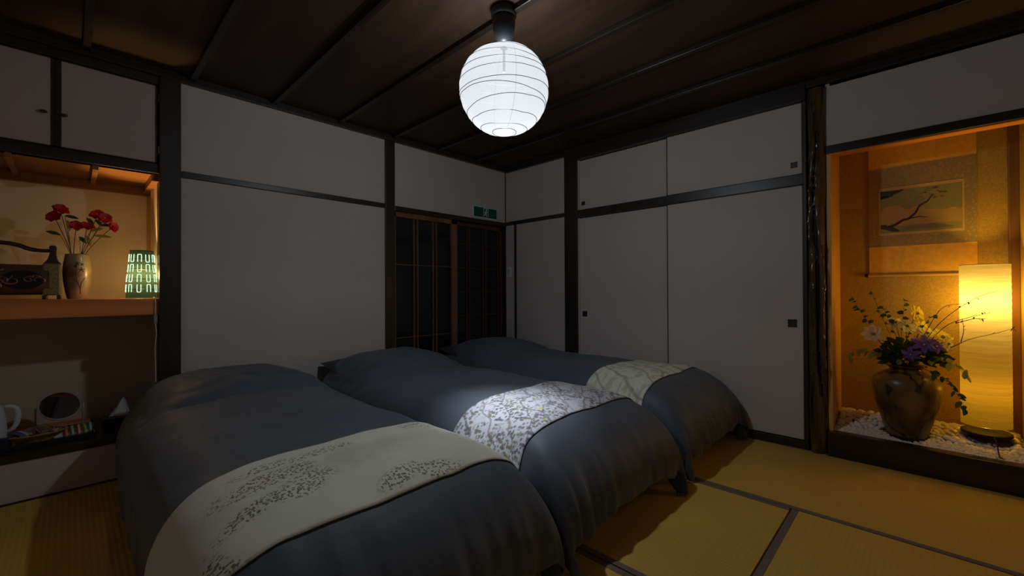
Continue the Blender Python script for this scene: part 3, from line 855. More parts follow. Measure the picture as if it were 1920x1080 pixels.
# ------------------------------------------------------------------ hanging scroll (generic landscape)
SX = TD - 0.008
sc = thing('hanging_scroll', (SX, -3.262, 1.11), 'hanging scroll with a small ink landscape on the gold wall', 'hanging scroll')
def scroll_mats():
    a = plain('scroll_silk_gold', (0.80, 0.42, 0.06), 0.7, 0.12, 30, bump=0.1)
    t = NT('scroll_brocade')
    v = t.coord(); vo = t.n('ShaderNodeTexVoronoi'); t.l(v, vo.inputs[0]); vo.inputs['Scale'].default_value = 70
    f = t.ramp(vo.outputs['Distance'], [(0.25, (0.52, 0.36, 0.14)), (0.45, (0.33, 0.22, 0.08))])
    n = t.noise(v, 18, 3)
    c = t.mix(n, f, (0.29, 0.21, 0.10))
    b = t.pbr(c, 0.55)
    return a, b
sA, sB = scroll_mats()
Y0s, Y1s = -3.018, -3.506
MB().box(SX, SX + 0.004, Y1s, Y0s, 1.125, 2.20).build('backing_silk', sA, sc)
MB().box(SX - 0.002, SX, Y1s, Y0s, 1.305, 1.815).build('brocade_field', sB, sc)
MB().box(SX - 0.003, SX - 0.001, -3.455, -3.070, 1.378, 1.688).build('picture_margin', plain('margin_gold', (0.55, 0.36, 0.13), 0.6), sc)
# picture: painted shapes as thin flat pieces in one mesh (generic hills, shore and a bough)
pc = MB(); ya, yb_, za, zb = -3.077, -3.448, 1.392, 1.668
def pp_(u, v): return (ya + (yb_ - ya) * u, za + (zb - za) * v)
def poly(pts, lift, mi):
    ps = [pp_(max(0, min(1, u)), max(0, min(1, v))) for u, v in pts]
    x = SX - 0.0032 - lift * 0.00025
    pc.add([(x, y, z) for y, z in ps], [tuple(range(len(ps)))], mi)
poly([(0, 0), (1, 0), (1, 1), (0, 1)], 0, 0)
def strip(line, w, lift, mi):
    for (p, q), (w0, w1) in zip(zip(line[:-1], line[1:]), zip(w[:-1], w[1:])):
        dx, dy = (q[0] - p[0]) * 1.34, q[1] - p[1]; L = math.hypot(dx, dy) or 1
        nx_, ny_ = -dy / L / 1.34, dx / L
        poly([(p[0] + nx_ * w0, p[1] + ny_ * w0), (p[0] - nx_ * w0, p[1] - ny_ * w0), (q[0] - nx_ * w1, q[1] - ny_ * w1), (q[0] + nx_ * w1, q[1] + ny_ * w1)], lift, mi)
hill = [(i / 30, 0.46 + 0.20 * math.exp(-((i / 30 - 0.16) / 0.14) ** 2) + 0.10 * math.exp(-((i / 30 - 0.46) / 0.12) ** 2) + 0.02 * math.sin(i)) for i in range(31)]
for (u0, h0), (u1, h1) in zip(hill[:-1], hill[1:]): poly([(u0, 0.16), (u1, 0.16), (u1, h1), (u0, h0)], 1, 1)
far = [(0.5 + i / 40, 0.44 + 0.05 * math.sin(i * 0.33)) for i in range(21)]
for (u0, h0), (u1, h1) in zip(far[:-1], far[1:]): poly([(u0, 0.22), (u1, 0.22), (u1, h1), (u0, h0)], 2, 2)
strip([(0.0, 0.92), (0.12, 0.93), (0.24, 0.96), (0.30, 0.985)], [0.08, 0.06, 0.03, 0.012], 3, 3)
strip([(0.0, 0.84), (0.10, 0.85), (0.17, 0.87)], [0.03, 0.022, 0.008], 3, 3)
strip([(0.0, 0.16), (0.08, 0.14), (0.16, 0.08), (0.24, 0.03)], [0.05, 0.055, 0.05, 0.015], 4, 3)
strip([(0.10, 0.13), (0.20, 0.19), (0.29, 0.28), (0.36, 0.30), (0.45, 0.42), (0.50, 0.58), (0.60, 0.66), (0.66, 0.80)], [0.03, 0.028, 0.024, 0.022, 0.02, 0.016, 0.012, 0.006], 5, 4)
strip([(0.36, 0.30), (0.50, 0.33), (0.60, 0.30)], [0.012, 0.009, 0.004], 5, 4)
rr = random.Random(3)
for k in range(26):
    u = rr.uniform(0.42, 0.80); v = rr.uniform(0.70, 0.96)
    strip([(u, v), (u + 0.035, v + 0.012)], [0.010, 0.004], 6, 5)
for k in range(5):
    strip([(0.28 + 0.02 * k, 0.05 + 0.022 * k), (0.9 - 0.05 * k, 0.055 + 0.022 * k)], [0.003, 0.003], 6, 5)
pc.build('ink_picture', [plain('pic_sky', (0.27, 0.23, 0.09), 0.6, 0.15, 6), plain('pic_hill', (0.46, 0.26, 0.09), 0.6, 0.1), plain('pic_far', (0.40, 0.26, 0.09), 0.6, 0.1),
    plain('pic_dark', (0.035, 0.04, 0.035), 0.6), plain('pic_bough', (0.04, 0.02, 0.015), 0.6), plain('pic_tone', (0.16, 0.13, 0.06), 0.6)], sc)
MB().tube([(SX - 0.006, Y0s + 0.006, 1.118), (SX - 0.006, Y1s - 0.004, 1.118)], 0.010, 14).build('roller_rod', plain('rod_pale', (0.55, 0.34, 0.13), 0.45), sc, smooth='auto')
for y, s in ((Y0s + 0.006, 1), (Y1s - 0.004, -1)):
    MB().tube([(SX - 0.006, y, 1.118), (SX - 0.006, y + s * 0.016, 1.118)], 0.0125, 14).build('rod_knob', M['lacquer'], sc, smooth='auto')

# ------------------------------------------------------------------ vase on the pebbles
def vase_glaze(name, c0, c1, c2, rough=0.33, sc_=7):
    t = NT(name); v = t.coord(scale=(1, 1, 0.8))
    n = t.noise(v, sc_, 5, 0.55)
    wv = t.n('ShaderNodeTexWave'); t.l(v, wv.inputs['Vector']); wv.inputs['Scale'].default_value = 3.0; wv.inputs['Distortion'].default_value = 14; wv.inputs['Detail'].default_value = 3
    wv.inputs['Detail Scale'].default_value = 1.6
    c = t.ramp(n, [(0.35, c0), (0.5, c1), (0.65, c2)])
    ln = t.ramp(wv.outputs['Fac'], [(0.0, (1, 1, 1)), (0.20, (0, 0, 0))])
    c = t.mix(t.math('MULTIPLY', ln, 0.85), c, tuple(x * 0.2 for x in c0))
    return t.pbr(c, rough, t.bump(wv.outputs['Fac'], 0.12, 0.004), 0, 0.5, 0.0)
VC = (0.150, -3.197, 0.158)
va = thing('large_vase', VC, 'squat glazed brown vase standing on the pebbles', 'vase')
vg = vase_glaze('brown_glaze', (0.07, 0.035, 0.010), (0.17, 0.095, 0.022), (0.26, 0.15, 0.035))
prof = [(0.088, 0.0), (0.092, 0.006), (0.102, 0.05), (0.122, 0.12), (0.141, 0.19), (0.153, 0.25), (0.157, 0.30), (0.150, 0.335), (0.128, 0.362), (0.096, 0.378), (0.078, 0.386), (0.074, 0.394)]
MB().lathe(prof, VC, 56, capt=False).build('body', vg, va, smooth=True)
MB().lathe([(0.074, 0.392), (0.072, 0.402), (0.088, 0.410), (0.094, 0.416), (0.092, 0.421), (0.078, 0.419), (0.064, 0.408), (0.060, 0.36)], VC, 48, capb=False, capt=False).build('flared_rim', vase_glaze('rim_glaze', (0.05, 0.02, 0.01), (0.10, 0.035, 0.015), (0.14, 0.05, 0.02), 0.12), va, smooth=True)
MB().lathe([(0.086, -0.008), (0.094, -0.004), (0.0945, 0.012), (0.089, 0.02)], VC, 48).build('foot_ring', plain('foot_dark', (0.015, 0.01, 0.008), 0.3), va, smooth=True)

def thin(name, col):
    t = NT(name); v = t.coord(); n = t.noise(v, 30, 3)
    c = t.ramp(n, [(0.3, tuple(x * 0.88 for x in col)), (0.7, tuple(min(1, x * 1.1) for x in col))])
    d = t.n('ShaderNodeBsdfDiffuse'); tl = t.n('ShaderNodeBsdfTranslucent'); t.l(c, d.inputs[0]); t.l(c, tl.inputs[0])
    mx = t.n('ShaderNodeMixShader'); mx.inputs[0].default_value = 0.5; t.l(d.outputs[0], mx.inputs[1]); t.l(tl.outputs[0], mx.inputs[2])
    t.l(mx.outputs[0], t.out.inputs[0]); return t.m
# ------------------------------------------------------------------ flower helpers
def frame(d):
    d = Vector(d).normalized(); a = Vector((0, 0, 1)) if abs(d.z) < 0.9 else Vector((1, 0, 0))
    u = (a - d * a.dot(d)).normalized(); w = d.cross(u)
    return d, u, w
def bez(p0, p1, p2, n=12):
    p0, p1, p2 = Vector(p0), Vector(p1), Vector(p2)
    return [p0 * (1 - t) ** 2 + p1 * 2 * t * (1 - t) + p2 * t * t for t in [i / n for i in range(n + 1)]]
def petal(mb, c, d, r, ang, w=0.45, lift=0.25, curl=0.15, notch=True, n=5, twist=0.0):
    d, u, v = frame(d)
    rad = u * math.cos(ang) + v * math.sin(ang); tan = d.cross(rad)
    rows = []
    for i in range(n + 1):
        t = i / n
        wd = r * w * math.sin(PI * min(1, 0.12 + t * 0.82)) ** 0.7
        if i == n: wd *= 0.55
        row = []
        for j in range(-2, 3):
            s = j / 2
            rr_ = r * t * (1 - (0.06 if notch and j == 0 and i == n else 0))
            h = r * (lift * t - curl * t * t * 2 + 0.10 * (s * s)) 
            row.append(Vector(c) + rad * (rr_ + 0.002) + tan * (wd * s + twist * r * t * t) + d * h)
        rows.append(row)
    mb.grid(rows)
def leafm(mb, p, d, up, L, Wd, droop=0.3, n=6):
    d = Vector(d).normalized(); up = Vector(up); side = d.cross(up).normalized(); up = side.cross(d)
    rows = []
    for i in range(n + 1):
        t = i / n
        w = Wd * math.sin(PI * (0.06 + 0.92 * t)) ** 0.8
        c = Vector(p) + d * (L * t) - Vector((0, 0, 1)) * (droop * L * t * t)
        rows.append([c - side * w + up * w * 0.3, c, c + side * w + up * w * 0.3])
    mb.grid(rows)
def flower(name, c, d, r, n, pm, cm, base, bend, stem_mat, label, cat, group, w=0.42, lift=0.25, curl=0.15, cr=0.16, layers=1, leaves=0, leafm_=None, seed=0, sr=0.0018):
    rn = random.Random(seed)
    root = thing(name, base, label, cat, group)
    MB().tube(bez(base, bend, Vector(c) - Vector(d).normalized() * 0.004, 12), sr, 6).build('stem', stem_mat, root)
    mb = MB()
    for L in range(layers):
        for k in range(n):
            a = 2 * PI * (k + 0.5 * L) / n + rn.uniform(-0.12, 0.12)
            petal(mb, Vector(c) + Vector(d).normalized() * 0.002 * L, d, r * (1 - 0.22 * L) * rn.uniform(0.88, 1.08), a, w, lift + 0.35 * L + rn.uniform(-0.12, 0.12), curl)
    po_ = mb.build('petals', pm, root, smooth=True)
    if cm:
        dd, u, v = frame(d); ce = MB()
        q = Vector((0, 0, 1)).rotation_difference(dd)
        ce.lathe([(r * cr * math.sin(a), r * cr * 0.8 * (1 - math.cos(a))) for a in (2.6, 2.0, 1.5, 1.0, 0.5, 0.08)], Vector(c) + dd * 0.002, 12, axis=q)
        ce.build('flower_centre', cm, po_, smooth=True)
    if leaves:
        for k in range(leaves):
            t = rn.uniform(0.35, 0.8)
            pts = bez(base, bend, c, 20); p = pts[int(20 * t)]
            lm = MB(); leafm(lm, p, (rn.uniform(-1, 1), rn.uniform(-1, 1), rn.uniform(-0.1, 0.6)), (0, 0, 1), rn.uniform(0.03, 0.05), rn.uniform(0.007, 0.011))
            lm.build('leaf', leafm_, root, smooth=True)
    return root
petW = thin('petal_white', (0.92, 0.88, 0.58)); petY = thin('petal_yellow', (0.95, 0.80, 0.16))
petP = thin('petal_purple', (0.34, 0.20, 0.70)); cenY = plain('stamens', (0.22, 0.17, 0.03), 0.8, 0.3, 200)
petR = plain('petal_red', (0.50, 0.008, 0.012), 0.55, 0.3, 25); stemG = plain('stem_green', (0.07, 0.085, 0.025), 0.6); stemB = plain('stem_brown', (0.10, 0.06, 0.035), 0.7)
leafD = thin('leaf_dark', (0.06, 0.11, 0.035)); leafL = thin('leaf_light', (0.34, 0.38, 0.08)); leafM = thin('leaf_mid', (0.12, 0.18, 0.045))
twig = plain('dry_twig_bark', (0.06, 0.022, 0.012), 0.7)
VM = (0.150, -3.197)
def vb(i=0):
    r = random.Random(i * 7 + 1); a = r.uniform(0, 2 * PI); q = r.uniform(0, 0.045)
    return (VM[0] + q * math.cos(a), VM[1] + q * math.sin(a), 0.55)
TC = Vector((CAM.x, CAM.y, CAM.z))
def face(c, tilt=(0, 0, 0.2)):
    d = (TC - Vector(c)).normalized() + Vector(tilt)
    return d.normalized()
G1 = 'white and yellow flowers in the large vase'
spec = [((0.13, -3.242, 0.884), 0.040, petY, 'bright yellow flower standing highest in the large vase', (0.1, -0.3, 0.1)),
        ((0.08, -3.046, 0.753), 0.047, petW, 'pale flower reaching furthest left from the large vase', (0.0, 0.35, 0.1)),
        ((0.14, -3.150, 0.822), 0.042, petW, 'pale flower at the upper left of the bouquet', (0, 0.2, 0.8)),
        ((0.10, -3.200, 0.805), 0.042, petW, 'pale flower below and left of the highest yellow one', (0, -0.1, 0.7)),
        ((0.16, -3.262, 0.800), 0.040, petY, 'yellow flower right below the highest one', (0, -0.3, 0.3)),
        ((0.10, -3.345, 0.752), 0.050, petY, 'yellow flower at the right side of the bouquet', (0, -0.4, 0.7)),
        ((0.06, -3.365, 0.722), 0.036, petW, 'small pale flower hanging at the lower right of the bouquet', (0, -0.8, 0.0)),
        ((0.12, -3.285, 0.770), 0.038, petW, 'pale flower just above the purple ones', (0, 0, 0.5))]
for i, (c, r, pm, lab, tl) in enumerate(spec):
    c = (c[0] + 0.03, c[1] - 0.004, c[2])
    b = vb(i); mid = Vector(b).lerp(Vector(c), 0.5) + Vector((0, 0, 0.05))
    flower('cosmos_flower', c, face(c, (tl[0] + 0.25, tl[1] - 0.65, tl[2] + 0.15)), r * 1.2, 8, pm, cenY, b, mid, stemG, lab, 'flower', G1, w=0.34, lift=0.2, curl=0.1, seed=i, leaves=2, leafm_=leafM)
for i, (c, r, lab, tl) in enumerate([((0.06, -3.275, 0.712), 0.058, 'large purple flower in the middle of the bouquet', (0, -0.1, 0.3)), ((0.05, -3.222, 0.655), 0.048, 'purple flower drooping lowest over the vase rim', (0, 0.4, -0.4)),
                                 ((0.07, -3.325, 0.705), 0.046, 'purple flower at the right of the purple group', (0, -0.5, 0.4))]):
    b = vb(20 + i); mid = Vector(b).lerp(Vector(c), 0.5) + Vector((-0.02, 0, 0.06))
    flower('purple_lily', c, face(c, tl), r, 6, petP, petY, b, mid, stemG, lab, 'flower', 'purple flowers in the large vase', w=0.26, lift=0.55, curl=0.35, cr=0.10, seed=40 + i)
# foliage sprays
def spray(name, base, bend, tip, n, L, Wd, mat, lab, group, seed, start=0.35, sm=None, berry=None, droop=0.3, cat='foliage', rt=0.0016):
    rn = random.Random(seed); root = thing(name, base, lab, cat, group)
    pts = bez(base, bend, tip, 24)
    MB().tube(pts, [rt * (1 - 0.6 * i / 24) for i in range(25)], 6).build('stem', sm or stemG, root)
    for k in range(n):
        t = start + (1 - start) * (k + 0.5) / n if n > 1 else 1.0
        i = min(23, int(t * 24)); p = pts[i]; dr = (pts[i + 1] - pts[i]).normalized()
        sd = Vector((rn.uniform(-1, 1), rn.uniform(-1, 1), rn.uniform(-0.5, 0.7)))
        d = dr * 0.5 + (sd - dr * sd.dot(dr)).normalized()
        lm = MB(); leafm(lm, p, d, (-1 + rn.uniform(-.5, .5), rn.uniform(-.6, .6), 0.7), 1.1 * L * rn.uniform(0.7, 1.15), 1.1 * Wd * rn.uniform(0.8, 1.2), droop)
        lm.build('leaf', mat, root, smooth=True)
    return root
GS = 'leafy branches in the large vase'
sp = [((0.15, -3.02, 0.80), (0.12, -2.955, 0.975), 9, 0.030, 0.012, leafD, 'dark leafed branch rising furthest to the upper left of the bouquet'),
      ((0.2, -3.10, 0.80), (0.20, -3.04, 1.02), 6, 0.026, 0.010, leafD, 'thin branch with a few dark leaves, second from the left'),
      ((0.15, -3.13, 0.80), (0.16, -3.095, 0.925), 9, 0.030, 0.011, leafD, 'short dark branch over the pale upper left flowers'),
      ((0.16, -3.18, 0.80), (0.17, -3.195, 0.972), 7, 0.034, 0.012, leafD, 'dark leaved branch standing left of the highest yellow flower'),
      ((0.16, -3.27, 0.86), (0.15, -3.325, 0.880), 4, 0.028, 0.010, leafD, 'arched stem with dark leaves right of the highest yellow flower')]
for i, (bd, tp, n, L, Wd, mt, lab) in enumerate(sp):
    spray('leafy_branch', vb(50 + i), bd, tp, n, L, Wd, mt, lab, GS, 100 + i, start=0.5, sm=twig)
spray('ivy_vine', vb(60), (0.06, -3.06, 0.72), (0.05, -2.935, 0.600), 12, 0.034, 0.015, leafL, 'light green ivy vine trailing left over the vase rim', 'ivy vines in the large vase', 200, start=0.4)
spray('ivy_vine', vb(61), (0.04, -3.34, 0.72), (0.02, -3.455, 0.545), 13, 0.032, 0.013, leafL, 'light green ivy vine trailing right towards the lamp', 'ivy vines in the large vase', 201, start=0.35)
spray('ivy_vine', vb(62), (0.04, -3.36, 0.62), (0.03, -3.44, 0.36), 16, 0.034, 0.010, leafD, 'dark vine hanging lowest at the right of the vase', 'ivy vines in the large vase', 202, start=0.35)
spray('green_spike', vb(63), (0.04, -3.17, 0.64), (0.03, -3.172, 0.600), 22, 0.014, 0.006, leafL, 'pale green leafy spike hanging over the vase rim', 'foliage', 203, start=0.3)
# dense dark foliage heart of the bouquet: countless small leaves
hm = MB(); rn = random.Random(5)
for k in range(240):
    th = rn.uniform(0, 2 * PI); ph = rn.uniform(-0.15, 1.0); rr_ = rn.uniform(0.5, 1.0)
    c = Vector((VM[0] - 0.01 + 0.085 * rr_ * math.cos(th) * math.cos(ph), VM[1] - 0.025 + 0.145 * rr_ * math.sin(th) * math.cos(ph), 0.605 + 0.14 * rr_ * math.sin(ph)))
    d = c - Vector((VM[0], VM[1], 0.56)); d = d.normalized() + Vector((rn.uniform(-.6, .6), rn.uniform(-.6, .6), rn.uniform(-.3, .5)))
    leafm(hm, c, d, (-1, rn.uniform(-.7, .7), rn.uniform(0, 1)), rn.uniform(0.035, 0.06), rn.uniform(0.010, 0.018), 0.3, 4)
for k in range(7):
    leafm(hm, vb(k), (rn.uniform(-1, 1), rn.uniform(-1, 1), 0.8), (0, 0, 1), 0.13, 0.012, 0.5, 6)
ho = hm.build('bouquet_foliage', leafD, origin=(VM[0], VM[1], 0.56), smooth=True)
tag(ho, 'dense dark green leaves filling the heart of the bouquet', 'foliage', kind='stuff')
# twigs
def twigset(base, pts_list, lab, seed):
    rn = random.Random(seed); root = thing('dry_twig', base, lab, 'twig', 'dry twigs arching right from the large vase')
    for main in pts_list:
        P = [Vector(p) for p in main]
        # smooth via catmull
        out = []
        for i in range(len(P) - 1):
            p0 = P[max(i - 1, 0)]; p1 = P[i]; p2 = P[i + 1]; p3 = P[min(i + 2, len(P) - 1)]
            for k in range(8):
                t = k / 8
                out.append(0.5 * ((2 * p1) + (p2 - p0) * t + (2 * p0 - 5 * p1 + 4 * p2 - p3) * t * t + (3 * p1 - p0 - 3 * p2 + p3) * t ** 3))
        out.append(P[-1])
        MB().tube(out, [0.0022 * (1 - 0.65 * i / len(out)) for i in range(len(out))], 6).build('stem', twig, root)
        bd = MB()
        for k in range(4):
            i = rn.randint(len(out) // 2, len(out) - 1); p = out[i]
            leafm(bd, p, (rn.uniform(-1, 1), rn.uniform(-1, 1), rn.uniform(-1, 1)), (0, 0, 1), 0.016, 0.004, 0.1, 4)
        bd.build('buds', twig, root)
twigset(vb(70), [[vb(70), (0.12, -3.293, 0.803), (0.10, -3.358, 0.927), (0.08, -3.451, 0.944)]], 'twig arching highest, its tip in front of the lamp', 1)
twigset(vb(71), [[vb(71), (0.10, -3.347, 0.80), (0.06, -3.445, 0.871), (0.03, -3.52, 0.90)], [(0.06, -3.40, 0.84), (0.03, -3.465, 0.868), (0.0, -3.505, 0.872)]], 'forked twig pointing straight at the middle of the lamp', 2)
twigset(vb(72), [[vb(72), (0.10, -3.38, 0.70), (0.07, -3.45, 0.754), (0.0, -3.54, 0.799), (-0.02, -3.60, 0.83)], [(0.08, -3.42, 0.735), (0.10, -3.432, 0.80), (0.06, -3.425, 0.868)]], 'long low twig crossing the lamp with small buds', 3)
twigset(vb(73), [[vb(73), (0.10, -3.33, 0.82), (0.0, -3.46, 0.97), (-0.06, -3.55, 1.02)]], 'twig with tiny buds reaching past the lamp to the right', 4)

# ------------------------------------------------------------------ pebbles
peb = [plain('pebble_pale', (0.80, 0.76, 0.70), 0.55, 0.08, 20), plain('pebble_cream', (0.82, 0.72, 0.56), 0.55, 0.1, 20)]
def pebble_mesh(seed):
    rn = random.Random(seed); bm = bmesh.new(); bmesh.ops.create_icosphere(bm, subdivisions=2, radius=1)
    for v in bm.verts:
        k = 1 + 0.16 * noise.noise(v.co * 1.3 + Vector((seed, 0, 0)))
        v.co = Vector((v.co.x * 1.0 * k, v.co.y * 0.78 * k, v.co.z * 0.55 * k))
    me = bpy.data.meshes.new('pebble'); bm.to_mesh(me); bm.free()
    me.polygons.foreach_set('use_smooth', [True] * len(me.polygons)); me.materials.append(peb[seed % 2]); return me
pmesh = [pebble_mesh(k) for k in range(8)]
def bed_h(x, y):
    h = 0.138 + 0.068 * max(0, min(1, (x - 0.02) / 0.28))
    return h
gb = []
for i in range(13):
    x = 0.02 + (TD - 0.022) * i / 12
    gb.append([(x, TY0 - 0.001 + (TY1 - TY0 + 0.002) * j / 30, bed_h(x, 0) - 0.012 + 0.004 * noise.noise(Vector((x * 20, j, 0)))) for j in range(31)])
gbm = MB().grid(gb); 
go = gbm.build('gravel_bed', plain('gravel_under', (0.45, 0.40, 0.33), 0.9, 0.4, 160, bump=0.6, bscale=200), origin=(0.2, -3.26, 0.12)); go.modifiers.new('t', 'SOLIDIFY').thickness = 0.02
tag(go, 'bed of fine gravel under the white pebbles in the display alcove', 'gravel', kind='stuff')
rn = random.Random(12); placed = []; cnt = 0; tries = 0
first = None
while cnt < 290 and tries < 90000:
    tries += 1
    x = rn.uniform(0.055, TD - 0.03); y = rn.uniform(TY1 + 0.02, TY0 - 0.02)
    s = rn.uniform(0.020, 0.028) if x > 0.13 else rn.uniform(0.012, 0.017)
    if (x - VC[0]) ** 2 + (y - VC[1]) ** 2 < (0.092 + s * 0.8) ** 2: continue
    if (x - FL.x) ** 2 + (y - FL.y) ** 2 < (0.09) ** 2: continue
    z = bed_h(x, y)
    ok = True; lift = 0
    for (px_, py_, ps, pz) in placed:
        d = math.hypot(px_ - x, py_ - y)
        if d < (ps + s) * 0.60: ok = False; break
    if not ok: 
        continue
    placed.append((x, y, s, z)); cnt += 1
    o = bpy.data.objects.new('pebble', rn.choice(pmesh)); COL.objects.link(o)
    o.location = (x, y, z + s * 0.22); o.scale = (s, s, s); o.rotation_euler = (rn.uniform(-0.4, 0.4), rn.uniform(-0.4, 0.4), rn.uniform(0, 2 * PI))
    tag(o, 'smooth whitish pebble among the many on the display alcove floor', 'pebble', 'white pebbles in the display alcove')
print('pebbles', cnt)
# small gravel at the front edge
fg = MB()
ico = [v.co.copy() for v in pmesh[0].vertices]; icf = [tuple(p.vertices) for p in pmesh[0].polygons]
bm = bmesh.new(); bmesh.ops.create_icosphere(bm, subdivisions=1, radius=1); i1v = [v.co.copy() for v in bm.verts]; i1f = [tuple(v.index for v in f.verts) for f in bm.faces]; bm.free()
for k in range(1500):
    x = 0.032 + abs(rn.gauss(0, 0.06)); y = rn.uniform(TY1 + 0.006, TY0 - 0.006)
    if x > 0.2 or (x - VC[0]) ** 2 + (y - VC[1]) ** 2 < 0.094 ** 2: continue
    s = rn.uniform(0.005, 0.0095); rot = Matrix.Rotation(rn.uniform(0, 6), 3, Vector((rn.random(), rn.random(), rn.random() + .1)).normalized())
    c = Vector((x, y, bed_h(x, y) + s * 0.3 - 0.002))
    fg.add([c + rot @ Vector((v.x * s * 1.2, v.y * s, v.z * s * 0.8)) for v in i1v], i1f)
fo = fg.build('pebble_chips', peb[0], origin=(0.08, -3.26, 0.14), smooth=True)
tag(fo, 'strip of tiny white pebble chips along the black sill', 'gravel', kind='stuff')

# ------------------------------------------------------------------ left shelf things
SH = 0.994
# carved ornament with handle
wd_dark = wood('ornament_wood', (0.10, 0.05, 0.03), 0.4, 0, 0.5, 20); wd_black = wood('ornament_black', (0.035, 0.022, 0.016), 0.3, 2, 0.5, 20, coat=0.3)
khaki = plain('khaki_mottle', (0.20, 0.16, 0.07), 0.7, 0.35, 90, bump=0.5, bscale=120)
orn = thing('carved_ornament', (-3.52, 0.2, SH), 'carved dark wooden trough with a curved carrying handle on the cedar shelf', 'ornament')
P = []
for i in range(41):
    x = -3.76 + 0.005 + (3.755 - 3.375) * i / 40
    row = []
    for k in range(20):
        a = 2 * PI * k / 20
        yy = 0.075 * math.copysign(abs(math.cos(a)) ** 0.6, math.cos(a)); zz = 0.082 * math.copysign(abs(math.sin(a)) ** 0.6, math.sin(a))
        row.append((x, 0.19 + yy, SH + 0.107 + zz))
    P.append(row)
ob = MB().grid(P, wrap=True); ob.f.append(tuple(range(20))); ob.mi.append(0); ob.f.append(tuple(40 * 20 + k for k in reversed(range(20)))); ob.mi.append(0)
ob.build('trough_body', wd_dark, orn, smooth='auto')
rl = MB(); rn = random.Random(8)
for k in range(20):   # relief swirls on the front
    cx = -3.70 + 0.30 * rn.random(); cz = SH + 0.06 + 0.09 * rn.random(); r0 = rn.uniform(0.014, 0.036); a0 = rn.uniform(0, 6)
    pts = [(cx + r0 * (1 - 0.6 * t) * math.cos(a0 + 4.6 * t) * 1.4, 0.113, cz + r0 * (1 - 0.6 * t) * math.sin(a0 + 4.6 * t)) for t in [i / 14 for i in range(15)]]
    rl.tube(pts, [0.006 * (1 - 0.5 * i / 14) for i in range(15)], 6)
rl.build('carved_relief', wood('relief_wood', (0.16, 0.09, 0.06), 0.3, 0, 0.5, 20, coat=0.3), orn, smooth=True)
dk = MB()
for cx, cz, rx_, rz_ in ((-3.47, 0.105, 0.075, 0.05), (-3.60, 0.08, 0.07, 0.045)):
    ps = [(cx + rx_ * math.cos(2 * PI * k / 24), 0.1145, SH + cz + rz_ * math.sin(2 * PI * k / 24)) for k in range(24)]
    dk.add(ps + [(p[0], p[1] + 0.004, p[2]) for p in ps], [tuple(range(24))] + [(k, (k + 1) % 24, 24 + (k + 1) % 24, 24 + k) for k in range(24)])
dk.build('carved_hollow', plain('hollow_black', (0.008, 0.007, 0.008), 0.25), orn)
MB().box(-3.402, -3.330, 0.12, 0.27, SH + 0.022, SH + 0.195).build('end_block', khaki, orn, bevel=0.010)
for (xa, xb) in ((-3.402, -3.384), (-3.348, -3.330)):
    MB().box(xa, xb, 0.125, 0.265, SH, SH + 0.022).build('foot', wd_black, orn, bevel=0.003)
MB().box(-3.73, -3.70, 0.125, 0.265, SH, SH + 0.026).build('foot', wd_black, orn, bevel=0.003)
br = MB(); bp = [(-0.034, 0.195), (0.036, 0.195), (0.028, 0.206), (0.020, 0.225), (0.016, 0.25), (0.018, 0.285), (0.014, 0.296), (-0.006, 0.297), (-0.012, 0.29), (-0.010, 0.25), (-0.018, 0.22), (-0.028, 0.205)]
vs = [(-3.366 + a, 0.175, SH + z) for a, z in bp] + [(-3.366 + a, 0.215, SH + z) for a, z in bp]; n = len(bp)
br.add(vs, [tuple(range(n)), tuple(reversed(range(n, 2 * n)))] + [(k, (k + 1) % n, n + (k + 1) % n, n + k) for k in range(n)])
br.build('handle_bracket', wd_black, orn, bevel=0.003)
hp = bez((-3.372, 0.195, SH + 0.268), (-3.44, 0.195, SH + 0.262), (-3.475, 0.195, SH + 0.285), 8)[:-1] + bez((-3.475, 0.195, SH + 0.285), (-3.53, 0.195, SH + 0.312), (-3.66, 0.195, SH + 0.295), 12)
MB().tube(hp, [0.010] * 4 + [0.0115] * (len(hp) - 4), 10).build('carrying_handle', wd_black, orn, smooth=True)

# vase with red flowers
VS = (-3.269, 0.20, SH)
vs_ = thing('shelf_vase', VS, 'brown and cream barrel vase with a painted sprig on the cedar shelf', 'vase')
t = NT('barrel_glaze'); v = t.coord()
n = t.noise(v, 9, 3); sp_ = t.n('ShaderNodeSeparateXYZ'); t.l(v, sp_.inputs[0])
f = t.math('ADD', t.math('MULTIPLY', n, 0.8), t.math('MULTIPLY', sp_.outputs[0], 4.0))
c = t.ramp(f, [(0.18, (0.10, 0.06, 0.035)), (0.36, (0.34, 0.24, 0.13)), (0.5, (0.45, 0.33, 0.18)), (0.66, (0.30, 0.19, 0.10))])
bg = t.pbr(c, 0.35, t.bump(t.noise(v, 60, 3), 0.1, 0.003), 0, 0.5, 0.2)
bp = [(0.038, 0), (0.041, 0.004), (0.050, 0.05), (0.057, 0.10), (0.0595, 0.15), (0.0575, 0.195), (0.052, 0.235), (0.0495, 0.252), (0.0475, 0.255), (0.045, 0.248), (0.046, 0.18)]
MB().lathe(bp, VS, 48, capt=False).build('body', bg, vs_, smooth=True)
def onv(ang, z, rr_=0.0005):
    import bisect
    r = 0.05
    for (r0, z0), (r1, z1) in zip(bp[:-3], bp[1:-2]):
        if z0 <= z <= z1: r = r0 + (r1 - r0) * (z - z0) / max(1e-6, z1 - z0)
    return Vector((VS[0] + (r + rr_) * math.cos(ang), VS[1] + (r + rr_) * math.sin(ang), SH + z))
dec = MB(); A0 = -PI / 2 - 0.02
def dl(pts, w=0.0012): dec.tube([onv(A0 + a, z) for a, z in pts], w, 5)
